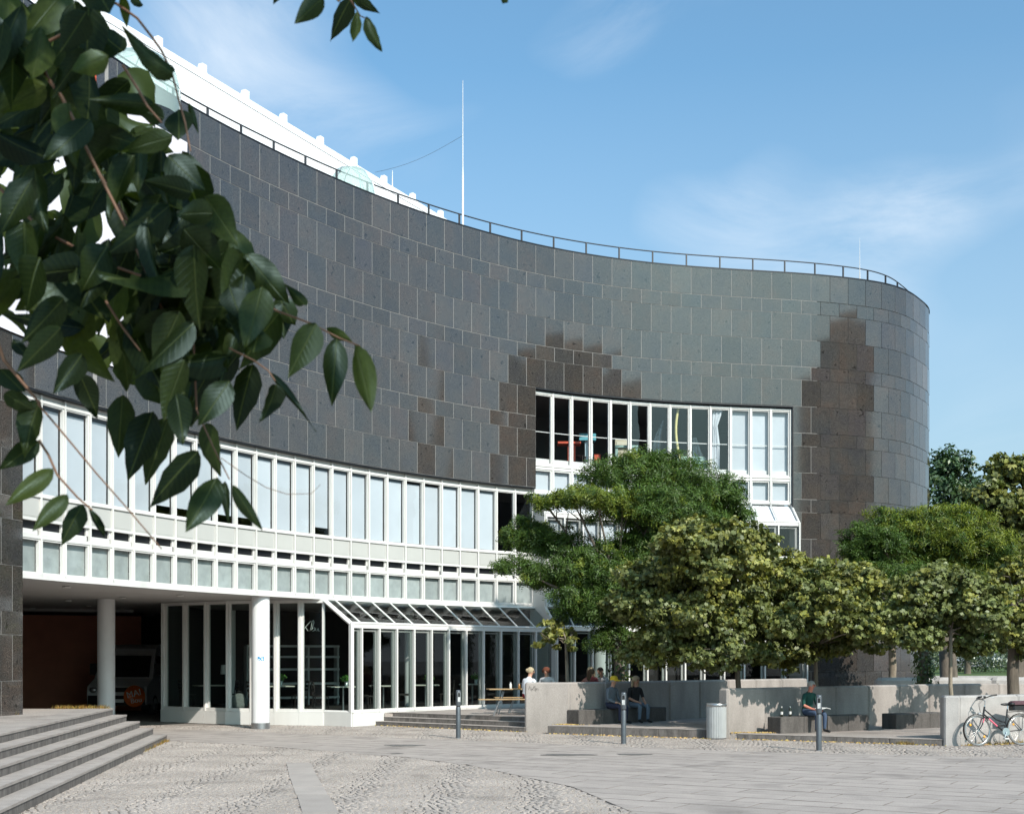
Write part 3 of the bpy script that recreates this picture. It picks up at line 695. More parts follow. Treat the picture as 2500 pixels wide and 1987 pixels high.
BAND = BAND_UP+[(20, 8.0)]+BAND_LO
STRIP = [(-4.15, 23.3), (-3.70, 23.2), (-1.70, 13.6), (-2.15, 13.5)]
# smooth slabs of the carriageway band
slab_root = estruct('slab_paving', T(3, 22, 0))
u = Vector((.851, -.525, 0)).normalized(); v = Vector((-u.y, u.x, 0)); ang = math.atan2(u.y, u.x)
SL, SWd = 1.35, .56
def clip(poly, a, b):
    """keep the part left of a->b"""
    out = []; n = len(poly)
    def sd_(p): return (b[0]-a[0])*(p[1]-a[1])-(b[1]-a[1])*(p[0]-a[0])
    for i in range(n):
        p, q = poly[i], poly[(i+1) % n]; sp, sq = sd_(p), sd_(q)
        if sp >= 0: out.append(p)
        if sp*sq < 0:
            t = sp/(sp-sq); out.append((p[0]+(q[0]-p[0])*t, p[1]+(q[1]-p[1])*t))
    return out
slabs = []
for j in range(-46, 48):
    for i in range(-18, 20):
        off = (.5 if j % 2 else 0)+.13*math.sin(j*1.7)
        c0 = Vector((0, 28, 0))+u*((i+off)*SL)+v*(j*SWd)
        ctr = c0+u*SL/2+v*SWd/2
        if not (6 < ctr.y < 37): continue
        px = CX+F*ctr.x/ctr.y
        if not (-250 < px < 2900): continue
        g = .006; poly = [tuple((c0+u*a+v*b)[:2]) for a, b in ((g,g),(SL-g,g),(SL-g,SWd-g),(g,SWd-g))]
        full = bool(inpoly(np.array(poly), BAND).all())
        if not full:
            for seq in (BAND_UP[::-1], BAND_LO[::-1]):
                best = None
                for a, b in zip(seq[:-1], seq[1:]):
                    m = ((a[0]+b[0])/2, (a[1]+b[1])/2); dd = Vector((b[0]-a[0], b[1]-a[1])); tt = max(0, min(1, ((ctr.x-a[0])*dd.x+(ctr.y-a[1])*dd.y)/dd.length_squared))
                    q = math.hypot(ctr.x-a[0]-dd.x*tt, ctr.y-a[1]-dd.y*tt)
                    if best is None or q < best[0]: best = (q, a, b)
                if best[0] < 1.2: poly = clip(poly, best[1], best[2])
                if len(poly) < 3: break
            if len(poly) < 3 or not inpoly(np.array([np.mean(poly, 0)]), BAND)[0]: continue
        slabs.append((ctr.y+abs(ctr.x)*.1, full, c0, poly))
slabs.sort(key=lambda s: s[0] if s[0] > 14.5 else 99)
def slab_mesh(poly, z0, z1):
    c = np.mean(np.array(poly), 0); q = [(p[0]+(c[0]-p[0])*.012, p[1]+(c[1]-p[1])*.055) for p in poly] if len(poly) == 4 and poly[0][0] < 1 and poly[0][1] < 1 and abs(poly[0][0]) < .01 else [tuple(np.array(p)+(c-np.array(p))*min(.3, .018/max(.05, np.linalg.norm(c-np.array(p))))) for p in poly]
    m = MB(); n = len(poly); vs = [(p[0], p[1], z0) for p in poly]+[(p[0], p[1], z1) for p in poly]+[(p[0], p[1], z1) for p in q]
    a = sum(poly[i][0]*poly[(i+1) % n][1]-poly[(i+1) % n][0]*poly[i][1] for i in range(n)); fl = 1 if a > 0 else -1
    for i in range(n):
        j = (i+1) % n; m.add([vs[i], vs[j], vs[n+j], vs[n+i]], [(0,1,2,3)[::fl]], 1); m.add([vs[n+i], vs[n+j], vs[2*n+j], vs[2*n+i]], [(0,1,2,3)[::fl]], 1)
    m.add(vs[2*n:], [tuple(range(n))[::fl]], 0); return m.mesh('slab', M_SLAB, M_EDGE)
me_slab = slab_mesh([(.005,.006),(SL-.005,.006),(SL-.005,SWd-.006),(.005,SWd-.006)], -.05, 0)
extra = MB()
for i, (d, full, c0, poly) in enumerate(slabs):
    dz = rnd.uniform(-.0015, .0015)
    if i < 295:
        if full: put('slab', me_slab, slab_root, T(c0.x, c0.y, dz) @ Matrix.Rotation(ang, 4, 'Z') @ Matrix.Rotation(rnd.uniform(-.001, .001), 4, 'X'))
        else: put('slab', slab_mesh(poly, -.05, dz), slab_root, I4)
    else: extra.prism(poly, -.05, dz)
if extra.v:
    o = put('slab', extra.mesh('slab_field', M_SLAB), slab_root, I4); o['kind'] = 'stuff'
# narrow grey slab strip among the cobbles
st = estruct('slab_strip', T(-3, 20, 0))
a0, a1 = Vector((-4.15, 23.3, 0)), Vector((-2.15, 13.5, 0)); dl = (a1-a0); n = 9
for i in range(n):
    p = a0+dl*(i+.006)/n; q = a0+dl*(i+.994)/n; w = Vector((.45, -.03 if i % 2 else .0, 0)); e = Vector((rnd.uniform(-.012, .012), 0, 0))
    put('slab', MB().prism([tuple((p+e)[:2]), tuple((q+e)[:2]), tuple((q+w+e)[:2]), tuple((p+w+e)[:2])], -.05, rnd.uniform(0, .006)).mesh('slab', M_SLAB2), st, I4)
# cobbles laid in segmental arcs
pts = []
Wc, Rc, ST = 1.32, .92, .104
for i in range(-14, 16):
    for j in range(-10, 250):
        y0 = 12.5+j*ST
        if y0 > 38: break
        am = math.asin(Wc/2/Rc); na = int(2*am*Rc/(ST*1.02))
        jo = rnd.random()
        for k in range(na):
            a = -am+2*am*(k+jo)/na+rnd.gauss(0, .006)
            pts.append((i*Wc+Rc*math.sin(a), y0+Rc*(1-math.cos(a)), a))
P = np.array(pts)
P[:, :2] += nr.normal(0, .006, (len(P), 2))
px = CX+F*P[:, 0]/P[:, 1]
keep = (px > -60) & (px < 2560) & (P[:, 1] > 14.4) & (P[:, 1] < 38)
STAIR = [(-8.02, 29.62), (-5.0, 7.0), (-30, 7), (-30, 30)]
TERR = [(-4.6, 36.9), (.33, 33.05), (5.1, 30.35), (9.5, 27.8), (16, 31), (40, 40), (40, 60), (-5, 60)]
keep &= ~inpoly(P, BAND) & ~inpoly(P, STRIP) & ~inpoly(P, STAIR) & ~inpoly(P, TERR)
keep &= ~((P[:, 0] < -7.4) & (P[:, 1] > 36.4))
P = P[keep]
cob = estruct('cobblestone_paving', T(0, 20, 0))
order = np.argsort(np.hypot(P[:, 0], P[:, 1])+np.where(CX+F*P[:, 0]/P[:, 1] < 90, 50, 0)); P = P[order]
hz = nr.normal(-.004, .0018, len(P)); tl = nr.normal(0, .012, (len(P), 2)); sw = nr.uniform(.042, .0475, (len(P), 2)); rz = P[:, 2]+nr.normal(0, .06, len(P))
# loose, deep joints run in patches between the stones
gap = np.sin(P[:, 0]*1.1+1.3*np.sin(P[:, 1]*.8))*np.cos(P[:, 1]*.9+.6*P[:, 0])
sw *= (1-.05*np.clip(gap, 0, 1)*nr.uniform(0, 1, len(P)))[:, None]; sw *= np.where(nr.uniform(0, 1, (len(P), 1)) < .07, .84, 1.0)
def sett_verts(ii):
    n = len(ii); V = np.zeros((n, 8, 3)); cr = np.array([(-1,-1),(1,-1),(1,1),(-1,1)])
    for k in range(4):
        for lay, (sc, zz) in enumerate(((1.0, -.03), (.90, 0))):
            lx = cr[k, 0]*sw[ii, 0]*sc; ly = cr[k, 1]*sw[ii, 1]*sc
            V[:, lay*4+k, 0] = P[ii, 0]+lx*np.cos(rz[ii])-ly*np.sin(rz[ii]); V[:, lay*4+k, 1] = P[ii, 1]+lx*np.sin(rz[ii])+ly*np.cos(rz[ii])
            V[:, lay*4+k, 2] = (hz[ii]+lx*tl[ii, 0]+ly*tl[ii, 1]+.002) if lay else zz
    return V
QF = [(4,5,6,7),(0,1,5,4),(1,2,6,5),(2,3,7,6),(3,0,4,7)]
SV = sett_verts(np.arange(len(P)))
for i in range(298):
    vv = SV[i]-np.array((P[i, 0], P[i, 1], 0))
    put('sett', MB().add([tuple(x) for x in vv], QF).mesh('sett', M_SETT), cob, T(P[i, 0], P[i, 1], 0))
big = SV[298:][:, [c for q in QF for c in q], :].reshape(-1, 3)-np.array((0, 20, 0))
o = put('sett', np_mesh('sett_field', big, 4, M_SETT), cob); o['kind'] = 'stuff'
# kerbed lawn and street far behind
struct('street', MB().sheet([(14,62,-.028),(140,62,-.028),(140,117,-.028),(14,117,-.028)]).mesh('street', mat('asphalt', (.06,.06,.065), .9, var=.1)))
struct('kerb', MB().box(-30, 160, 117.4, 117.9, -.03, .34).mesh('kerb', M_CONC2))
mbx = MB().sheet([(-30,117.9,.33),(160,117.9,.33),(160,230,.5),(-30,230,.5)])
struct('lawn', mbx.mesh('lawn', mat('lawn_green', (.075,.12,.02), .9, var=.3, vs=.8)))
# ------------------------------------------------------------------ outdoor stairs at the left
stair = thing('stone_staircase', 'broad staircase of five worn grey stone steps rising to the left', 'stairs', T(-8.5, 26, 0))
ends = [(-8.04, 29.58), (-8.37, 29.62), (-8.69, 29.62), (-9.0, 29.64), (-9.32, 29.66)]
ud = Vector((.140, -.99, 0)).normalized()
for i, (ex, ey) in enumerate(ends):
    z0 = .15*i; e = Vector((ex, ey, 0)); ln = 23.0
    stp = place(bpy.data.objects.new('step', None), stair, T(ex, ey, 0))
    t = 0.0
    while t < ln:
        l_ = rnd.uniform(1.5, 2.3); a = e+ud*(t+.004); b = e+ud*min(ln, t+l_-.004); back = Vector((-.62, -.085, 0))
        poly = [tuple(a[:2]), tuple((a+back)[:2]), tuple((b+back)[:2]), tuple(b[:2])]
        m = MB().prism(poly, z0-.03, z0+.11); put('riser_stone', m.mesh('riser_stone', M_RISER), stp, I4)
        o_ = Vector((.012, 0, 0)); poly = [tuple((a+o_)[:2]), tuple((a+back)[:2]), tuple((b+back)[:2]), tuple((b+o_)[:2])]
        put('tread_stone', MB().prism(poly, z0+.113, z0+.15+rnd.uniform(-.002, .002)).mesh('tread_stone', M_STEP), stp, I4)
        t += l_
struct('raised_plaza', MB().prism([(-9.36,29.6),(-9.36-.6,29.6),(-16,29.6),(-16,6.8),(-6.8,6.8),(-6.55,8.0)], -.03, .742).mesh('raised_plaza', M_SETT))
# ------------------------------------------------------------------ terraces with low concrete walls
A0, A1, A2 = (.33, 33.1), (1.5, 33.02), (9.3, 39.9)
B0, B1, B2 = (5.16, 30.4), (11.7, 35.6), (19, 39.3)
def lean_edge():
    r = [tuple(fp(s_at(872)+(0-.1-s_at(872))*i/10, 1.06)[:2]) for i in range(11)]
    return r+[tuple(fp(9.7*i/6, RO+PJ+.66)[:2]) for i in range(1, 7)]
nv = Vector((.61, .79, 0))
p0, p1 = Vector((-4.45, 36.82, 0)), Vector((.33, 33.08, 0))
terr = thing('terrace_steps', 'three low dark stone steps up to the cafe terrace', 'steps', T(-2, 35, 0))
for i in range(3):
    z0, z1 = .117*i, .117*(i+1); a = p0+nv*.34*i+Vector((.10*i, -.08*i, 0)); b = p1+nv*.34*i+Vector((.0, 0, 0)); n = 4
    if i == 2: a = a+Vector((.25, -.2, 0))
    for k in range(n):
        q0, q1 = a.lerp(b, (k+.002)/n), a.lerp(b, (k+.998)/n)
        poly = [tuple(q0[:2]), tuple(q1[:2]), tuple((q1+nv*.6)[:2]), tuple((q0+nv*.6)[:2])]
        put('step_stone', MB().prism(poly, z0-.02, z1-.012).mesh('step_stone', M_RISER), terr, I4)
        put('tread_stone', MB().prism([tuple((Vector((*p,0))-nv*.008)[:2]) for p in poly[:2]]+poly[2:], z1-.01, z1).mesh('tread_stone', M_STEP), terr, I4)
top = p0+nv*.9+Vector((.6, -.3, 0)), p1+nv*.9
struct('cafe_terrace', MB().prism([tuple(top[0][:2]), tuple(top[1][:2]), (1.6, 33.3), (9.25, 40.1), (11.8, 40.9), (12.2, 42), (11.4, 44.2)]+lean_edge()[::-1], -.03, .348).mesh('cafe_terrace', M_SETT))
def lowwall(pts, th, z0, z1, plen, label, m=M_CONC, first=None, rad=.04):
    t = thing('concrete_wall', label, 'wall', T((*pts[0], 0)), 'low concrete walls of the terraces')
    for a, b in zip(pts[:-1], pts[1:]):
        a = Vector((*a, 0)); b = Vector((*b, 0)); d = b-a; n = max(1, round(d.length/plen)); d /= n; L_ = d.length
        for i in range(n):
            put('panel', MB().bbox(.003, L_-.003, 0, th, z0, z1, rad).mesh('panel', m), t, TR(a+d*i, math.atan2(d.y, d.x)))
    return t
wA = lowwall([A0, A1, A2], .30, -.03, 1.29, 1.35, 'long low concrete wall in tree shade behind the two seated people')
# a scribble of marker on the near end of the wall
mk = MB(); dA = (Vector((*A1, 0))-Vector((*A0, 0))).normalized(); nA = Vector((dA.y, -dA.x, 0))
for k in range(7):
    q = Vector((*A0, 0))+dA*(.10+.035*k)+nA*.003
    mk.tube([q+Vector((0,0,1.10+.05*math.sin(k*2.1))), q+dA*.03+Vector((0,0,1.17+.04*math.cos(k*1.7))), q+dA*.05+Vector((0,0,1.08))], .004, 3)
put('scribble', mk.mesh('scribble', M_DARKMETAL), wA, I4)
wB = lowwall([B0, B1, B2], .30, -.03, 1.19, 1.32, 'pale concrete wall behind the seated man in the green shirt')
wC = thing('concrete_wall', 'short pale concrete wall with the bicycle leaning on it', 'wall', T(9.6, 27.9, 0), 'low concrete walls of the terraces')
put('panel', MB().bbox(0, .34, 0, .42, -.03, 1.09, .035).mesh('panel', M_CONC2), wC, TR((9.49, 27.88, 0), R(-6)))
for k in range(4):
    a = Vector((9.80, 27.86, 0))+Vector((.875, .484, 0))*(1.9*k+.03)
    put('panel', MB().bbox(.003, 1.897, 0, .40, -.03, 1.088, .035).mesh('panel', M_CONC2), wC, TR(a, math.atan2(.484, .875)))
wD = lowwall([(11.95, 41.4), (16, 42.2), (26, 43.6)], .4, -.03, 1.29, 2.2, 'dark low concrete wall beneath the far trees with one sunlit end', M_CONC2, rad=.10)
def floor_step(nm, poly, z, m_top, front, label, rz=.0):
    t = struct(nm, MB().prism(poly, -.03, z-.003).mesh(nm, m_top))
    a, b = Vector((*front[0], 0)), Vector((*front[1], 0)); d = b-a; n = max(2, round(d.length/1.3)); d /= n
    for i in range(n):
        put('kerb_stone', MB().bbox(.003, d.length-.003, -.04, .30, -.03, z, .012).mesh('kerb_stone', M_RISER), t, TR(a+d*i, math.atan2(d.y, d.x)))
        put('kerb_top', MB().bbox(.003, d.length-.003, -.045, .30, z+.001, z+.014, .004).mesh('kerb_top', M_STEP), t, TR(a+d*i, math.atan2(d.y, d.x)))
floor_step('lower_terrace', [(.95,32.3),(4.85,30.35),(5.3,30.6),(11.7,35.7),(13,37.5),(9.3,39.95),(1.55,33.1)], .20, M_SETT, [(.92, 32.36), (4.92, 30.3)], 'terrace')
floor_step('front_terrace', [(5.2,30.2),(9.5,28.0),(16,31.5),(19,39.2),(11.7,35.65)], .12, M_SETT, [(5.35, 30.15), (9.52, 27.98)], 'terrace')
def bench(pts, w, h, z, n, label):
    t = thing('stone_bench', label, 'bench', T((*pts[0], z)), 'dark stone block benches')
    a, b = Vector((*pts[0], z)), Vector((*pts[1], z)); d = (b-a)/n
    for i in range(n): put('block', MB().bbox(.003, d.length-.003, 0, w, -.01, h, .015).mesh('block', M_BENCH), t, TR(a+d*i, math.atan2(d.y, d.x)))
bench([(1.72, 32.68), (4.25, 34.92)], .45, .38, .20, 4, 'dark stone bench in deep shade under the two seated people')
bench([(6.42, 30.33), (7.72, 31.10)], .48, .385, .12, 2, 'stone bench with two beer bottles and the man in green')
bench([(7.74, 31.11), (8.95, 31.83)], .48, .385, .12, 2, 'stone bench right of the man in green, in shade')
bench([(9.75, 32.2), (11.35, 33.16)], .5, .385, .12, 3, 'dark stone bench in leaf shade left of the bicycle wall')
# ------------------------------------------------------------------ litter and tufts
def scatter(nm, segs, n, size, m, zf=.0, up=.3, spread=.12, cols=None):
    V = []; tn = []
    for _ in range(n):
        a, b, z = rnd.choice(segs); t = rnd.random(); p = Vector((a[0]+(b[0]-a[0])*t+rnd.gauss(0, spread), a[1]+(b[1]-a[1])*t+rnd.gauss(0, spread*.7), z+rnd.uniform(.004, .02)))
        s = size*rnd.uniform(.5, 1.4); a_ = rnd.uniform(0, 6.28); d = Vector((math.cos(a_), math.sin(a_), rnd.uniform(-.1, up))).normalized()*s; e = d.orthogonal().normalized()*s*.35
        V += [tuple(p-d*.5), tuple(p+e), tuple(p+d*.5), tuple(p-e)]; q = rnd.uniform(.6, 1.3); tn.append((q, q*rnd.uniform(.85, 1.1), q*rnd.uniform(.6, 1.2)))
    return struct(nm, np_mesh(nm, np.array(V), 4, m, np.array(tn)), I4, 'stuff')
scatter('fallen_leaves', [((1.0,32.2),(4.8,30.15),0), ((5.3,30.05),(9.4,27.9),0), ((-4,36.4),(.4,33.0),0), ((5.2,30.5),(6.4,30.6),.12), ((9.9,27.8),(13,29.3),0), ((1.3,32.9),(1.6,32.6),.2)], 1500, .05, M_LITTER)
def tufts(nm, segs, n, h, col):
    V = []; tn = []
    for _ in range(n):
        a, b, z = rnd.choice(segs); t = rnd.random(); p = Vector((a[0]+(b[0]-a[0])*t+rnd.gauss(0, .05), a[1]+(b[1]-a[1])*t+rnd.gauss(0, .05), z))
        hh = h*rnd.uniform(.4, 1.3); d = Vector((rnd.gauss(0, .4), rnd.gauss(0, .4), 1)).normalized()*hh; e = Vector((rnd.uniform(-1, 1), rnd.uniform(-1, 1), 0)).normalized()*.006
        V += [tuple(p-e), tuple(p+e), tuple(p+d)]; q = rnd.uniform(.6, 1.5); tn.append((q*rnd.uniform(.9, 1.6), q, q*.8))
    struct(nm, np_mesh(nm, np.array(V), 3, leafmat(nm+'_blade', col, .2, .02), np.array(tn)), I4, 'stuff')
tufts('dry_grass', [((-10.9,27.8),(-10.3,26.2),.75), ((-9.4,29.55),(-10.6,29.55),.75), ((-8.0,29.4),(-7.6,26),0), ((10.0,27.85),(12.5,29.2),0), ((9.6,28.3),(8.6,28.3),0)], 2600, .09, (.22,.18,.06))
# ------------------------------------------------------------------ bollards, bin, drain stains
def bollard(M):
    b = thing('bollard', '', 'bollard', M, 'grey steel bollards along the carriageway')
    MB().lathe([(.058,0),(.058,.74),(.054,.75)], 20).put('post', b, None, M_GREYPOST)
    MB().lathe([(.050,.75),(.050,.775)], 20).put('ring', b, None, M_BLACK)
    MB().lathe([(.056,.775),(.060,.79),(.060,1.12),(.054,1.148),(.03,1.155)], 20).put('head', b, None, M_GREYPOST)
    MB().box(-.036, .036, -.0615, -.04, .87, 1.10).put('frame', b, None, M_STEEL)
    MB().box(-.028, .028, -.064, -.05, .88, .985).put('notice', b, None, mat('notice_print', (.55,.56,.55), .5, var=.35, vs=45) if not bpy.data.materials.get('notice_print') else bpy.data.materials['notice_print'])
    MB().box(-.028, .028, -.064, -.05, .99, 1.09).put('window', b, None, M_BLACK)
    MB().lathe([(.07,-.01),(.07,.012)], 16).put('foot', b, None, M_STEEL)
    return b
b1 = bollard(TR((-1.29, 30.5, 0), R(20))); b1['label'] = 'grey steel bollard farthest left, before the cafe terrace steps'
copy_tree(b1, TR((2.50, 28.45, 0), R(-8)), 'grey steel bollard in front of the two people seated in shade')
copy_tree(b1, TR((6.37, 26.35, 0), R(-12)), 'grey steel bollard in front of the man in green')
bn = thing('litter_bin', 'round pale grey ribbed litter bin at the rounded wall end', 'bin', T(4.87, 30.25, 0))
mb = MB(); nn = 72; prof = []
vs = [((.228+(.009 if j % 2 else 0))*math.cos(2*math.pi*j/nn), (.228+(.009 if j % 2 else 0))*math.sin(2*math.pi*j/nn), z_) for z_ in (.03, .77) for j in range(nn)]
mb.add(vs, [(j,(j+1)%nn,nn+(j+1)%nn,nn+j) for j in range(nn)]); M_BIN = mat('bin_paint', (.40,.41,.41), .45, .2, var=.08, vs=6)
mb.put('body', bn, None, M_BIN); MB().lathe([(.236,.77),(.245,.78),(.245,.835),(.236,.845),(.19,.845),(.18,.80)], 36).put('rim', bn, None, M_STEEL)
MB().lathe([(.225,0),(.232,.03)], 36).put('base', bn, None, M_STEEL); MB().lathe([(.0,.60),(.22,.60)], 24, caps=False).put('liner', bn, None, M_BLACK)
# small vent box on the white plinth
hb = thing('plinth_lamp', 'small white wedge shaped lamp on the white plinth', 'lamp', T(-6.05, 36.55, .24))
MB().add([(-.08,0,0),(.08,0,0),(.08,-.15,.12),(-.08,-.15,.12),(-.08,0,.14),(.08,0,.14),(.08,-.13,.15),(-.08,-.13,.15)], [(3,2,1,0),(4,5,6,7),(0,1,5,4),(1,2,6,5),(2,3,7,6),(3,0,4,7)]).put('housing', hb, None, M_WHITE)
M_STAIN = mat('stained_slab', (.15,.14,.13), .8, var=.3, vs=9)
for k, (px_, py_, rx, ry, lab) in enumerate(((988, 1819, .42, .26, 'large dark stain on pale slabs left of the first bollard'), (1546, 1841, .34, .20, 'dark round stain on the slabs below the middle bollard'), (1385, 1842, .55, .22, 'long dark stain on the slabs before the long wall'), (970, 1839, .13, .1, 'small oval iron cover beside the large stain'))):
    p = G(px_, py_); q = []
    for i in range(28):
        a = 2*math.pi*i/28; f_ = 1+.12*math.sin(3*a+k)+.08*math.sin(5*a+2*k); q.append((p.x+rx*f_*math.cos(a), p.y+ry*f_*math.sin(a)))
    o = struct('stain' if k < 3 else 'iron_cover', MB().prism(q, .0045, .007).mesh('stain', M_STAIN)); 
# ------------------------------------------------------------------ van in the underpass
van = thing('parked_van', 'white delivery van with orange and red discs parked in the dark underpass', 'van', TR((-13.2, 42.4, 0), R(-1)))
M_VAN = mat('van_paint', (.50,.50,.50), .3); M_VGL = mat('van_glass', (.01,.012,.014), .05); M_RED = mat('red_vinyl', (.45,.02,.03), .4); M_OR2 = mat('orange_vinyl', (.65,.13,.02), .4); M_YEL = mat('yellow_vinyl', (.75,.42,.05), .4); M_WHV = mat('white_vinyl', (.75,.75,.74), .4)
prof = [(.02,.38),(0,.55),(.0,.78),(.06,.98),(.50,1.16),(.72,1.24),(1.22,2.02),(1.42,2.26),(1.8,2.40),(5.7,2.44),(5.78,2.2),(5.8,.40)]
mb = MB(); n = len(prof); hw = lambda z_: 1.0-.10*max(0, z_-1.2)**1.2
vs = [(-hw(z_), y_, z_) for y_, z_ in prof]+[(hw(z_), y_, z_) for y_, z_ in prof]
mb.add(vs, [tuple(range(n)), tuple(range(2*n-1, n-1, -1))]+[(i, n+i, n+(i+1)%n, (i+1)%n) for i in range(n)]); mb.put('body', van, None, M_VAN)
def vq(nm, pts, m, parent=van):
    return put(nm, MB().sheet(pts).mesh(nm, m), parent, WM[van.name])
vq('windscreen', [(-.86,.735,1.28),(.86,.735,1.28),(.80,1.20,2.02),(-.80,1.20,2.02)], M_VGL); vq('side_window', [(1.001,.95,1.35),(1.001,1.9,1.35),(.955,1.9,2.0),(.955,1.3,2.0)], M_VGL)
MB().box(-.95, .95, -.06, .05, .35, .68).put('bumper', van, None, M_BLACK); vq('grille', [(-.5,-.004,.80),(.5,-.004,.80),(.45,.045,.95),(-.45,.045,.95)], M_BLACK)
vq('number_plate', [(-.26,-.065,.45),(.26,-.065,.45),(.26,-.065,.56),(-.26,-.065,.56)], M_WHV)
for sx in (-1, 1):
    MB().ball((sx*.80, .05, .86), (.14, .10, .12)).put('headlight', van, None, M_STEEL)
    MB().box(sx*1.02-.02 if sx > 0 else -1.22, 1.22 if sx > 0 else -1.0, .92, 1.05, 1.35, 1.75).put('mirror', van, None, M_BLACK)
    for y_ in (1.0, 4.6):
        w = MB().torus(.27, .085, 28, 8).put('wheel', van, WM[van.name] @ T(sx*.92, y_, .34) @ Matrix.Rotation(R(90), 4, 'Y'), M_RUBBER)
        MB().lathe([(.0,.02),(.17,.03),(.19,.0)], 20, caps=False).put('rim', w, None, M_STEEL)
def textmesh(s, size, mat_, extr=.004):
    c = bpy.data.curves.new('lettering', 'FONT'); c.body = s; c.size = size; c.extrude = extr; c.align_x = 'CENTER'; c.align_y = 'CENTER'
    o = bpy.data.objects.new('lettering', c); COL.objects.link(o); dg = bpy.context.evaluated_depsgraph_get()
    me = bpy.data.meshes.new_from_object(o.evaluated_get(dg)); bpy.data.objects.remove(o); me.materials.clear(); me.materials.append(mat_); return me
FRT = Matrix.Rotation(R(90), 4, 'X')
d1 = MB().lathe([(0,0),(.36,0),(.36,.006)], 32, caps=False).put('disc', van, WM[van.name] @ T(.62, -.07, .66) @ FRT, M_OR2)
put('lettering', textmesh('MAI', .30, M_WHV), d1, WM[van.name] @ T(.60, -.085, .74) @ Matrix.Rotation(R(-14), 4, 'Y') @ FRT)
put('lettering', textmesh('Bou', .24, M_WHV), d1, WM[van.name] @ T(.68, -.085, .52) @ Matrix.Rotation(R(-10), 4, 'Y') @ FRT)
SIDE = Matrix.Rotation(R(90), 4, 'Z') @ FRT
d2 = MB().lathe([(0,0),(.85,0),(.85,.006)], 40, caps=False).put('disc', van, WM[van.name] @ T(1.008, 2.6, 1.35) @ SIDE, M_RED)
put('lettering', textmesh('MAI', .72, M_WHV), d2, WM[van.name] @ T(1.02, 2.6, 1.30) @ SIDE)
# ------------------------------------------------------------------ cafe furniture behind the glass
M_TOP = mat('table_top', (.62,.58,.50), .45); M_CHAIR = mat('dark_chair', (.035,.026,.022), .5); M_POT = mat('zinc_pot', (.55,.57,.57), .35, .7)
M_LEAF = leafmat('pot_leaf', (.10,.24,.05), .3, .05)
FL = .35
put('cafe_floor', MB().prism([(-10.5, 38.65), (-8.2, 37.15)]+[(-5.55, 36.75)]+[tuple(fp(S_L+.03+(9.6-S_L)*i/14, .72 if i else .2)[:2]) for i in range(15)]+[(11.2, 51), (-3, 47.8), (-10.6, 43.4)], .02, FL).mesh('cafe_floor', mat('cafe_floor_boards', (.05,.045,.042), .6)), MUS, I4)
def make_table(M, label, plant):
    t = thing('cafe_table', label, 'table', M, 'cafe tables behind the glass front')
    MB().bbox(-.42, .42, -.36, .36, .72, .75, .006).put('table_top', t, None, M_TOP)
    MB().tube([(0,0,.03),(0,0,.72)], .03, 8).put('leg', t, None, M_STEEL); MB().lathe([(.24,0),(.24,.02),(.05,.035)], 16).put('foot', t, None, M_STEEL)
    return t
mc = MB()
for x in (-.19, .19):
    mc.tube([(x,-.19,0),(x,-.19,.45)], .016, 6); mc.tube([(x,.20,0),(x,.19,.45),(x,.24,.88)], .016, 6)
mc_l = mc.mesh('chair_frame', M_CHAIR); mc_s = MB().bbox(-.21, .21, -.21, .21, .44, .47, .01).mesh('seat', M_CHAIR)
mb = MB()
for z_ in (.62, .74, .86): mb.box(-.19, .19, .205+(z_-.6)*.12, .225+(z_-.6)*.12, z_-.03, z_+.03)
mc_b = mb.mesh('backrest', M_CHAIR)
def make_chair(M, label):
    c = thing('cafe_chair', label, 'chair', M, 'dark cafe chairs'); put('frame', mc_l, c); put('seat', mc_s, c); put('backrest', mc_b, c); return c
def pot(M, label, h=.16, r=.07, leafy=70, ph=.22):
    p = thing('potted_plant', label, 'plant', M, 'potted plants in the cafe')
    MB().lathe([(r*.75,0),(r,h),(r*.92,h),(r*.9,h*.9)], 14).put('pot', p, None, M_POT)
    V = []; tn = []
    for i in range(leafy):
        a = rnd.uniform(0, 6.28); e = rnd.uniform(.2, 1.4); q = Vector((math.cos(a)*math.cos(e), math.sin(a)*math.cos(e), math.sin(e)))*ph*rnd.uniform(.3, 1)+Vector((0,0,h*.9))
        d = Vector((rnd.gauss(0,1), rnd.gauss(0,1), rnd.gauss(.3,1))).normalized()*.045; w_ = d.orthogonal().normalized()*.018
        V += [tuple(q-d), tuple(q+w_), tuple(q+d), tuple(q-w_)]; g = rnd.uniform(.6, 1.4); tn.append((g, g, g*.8))
    put('foliage', np_mesh('foliage', np.array(V), 4, M_LEAF, np.array(tn)), p); return p
tl_ = []
sides = ['behind the first glass panes', 'near the corner of the glass front', 'third along the sunny glass front', 'fourth along the sunny glass front', 'beneath the middle of the glass slope', 'before the shaded glass panes', 'beside the long wall end', 'behind the tree trunk', 'under the right hand bay', 'at the right end of the bay']
spots = [Vector((-9.3, 39.0, FL)), Vector((-7.0, 38.0, FL)), fp(S_L+1.0, -.3), fp(S_L+2.6, -.25), fp(S_L+4.3, -.2), fp(S_L+6.2, -.15), fp(S_L+8.4, -.1), fp(2.2, .4), fp(4.6, .4), fp(7.0, .35)]
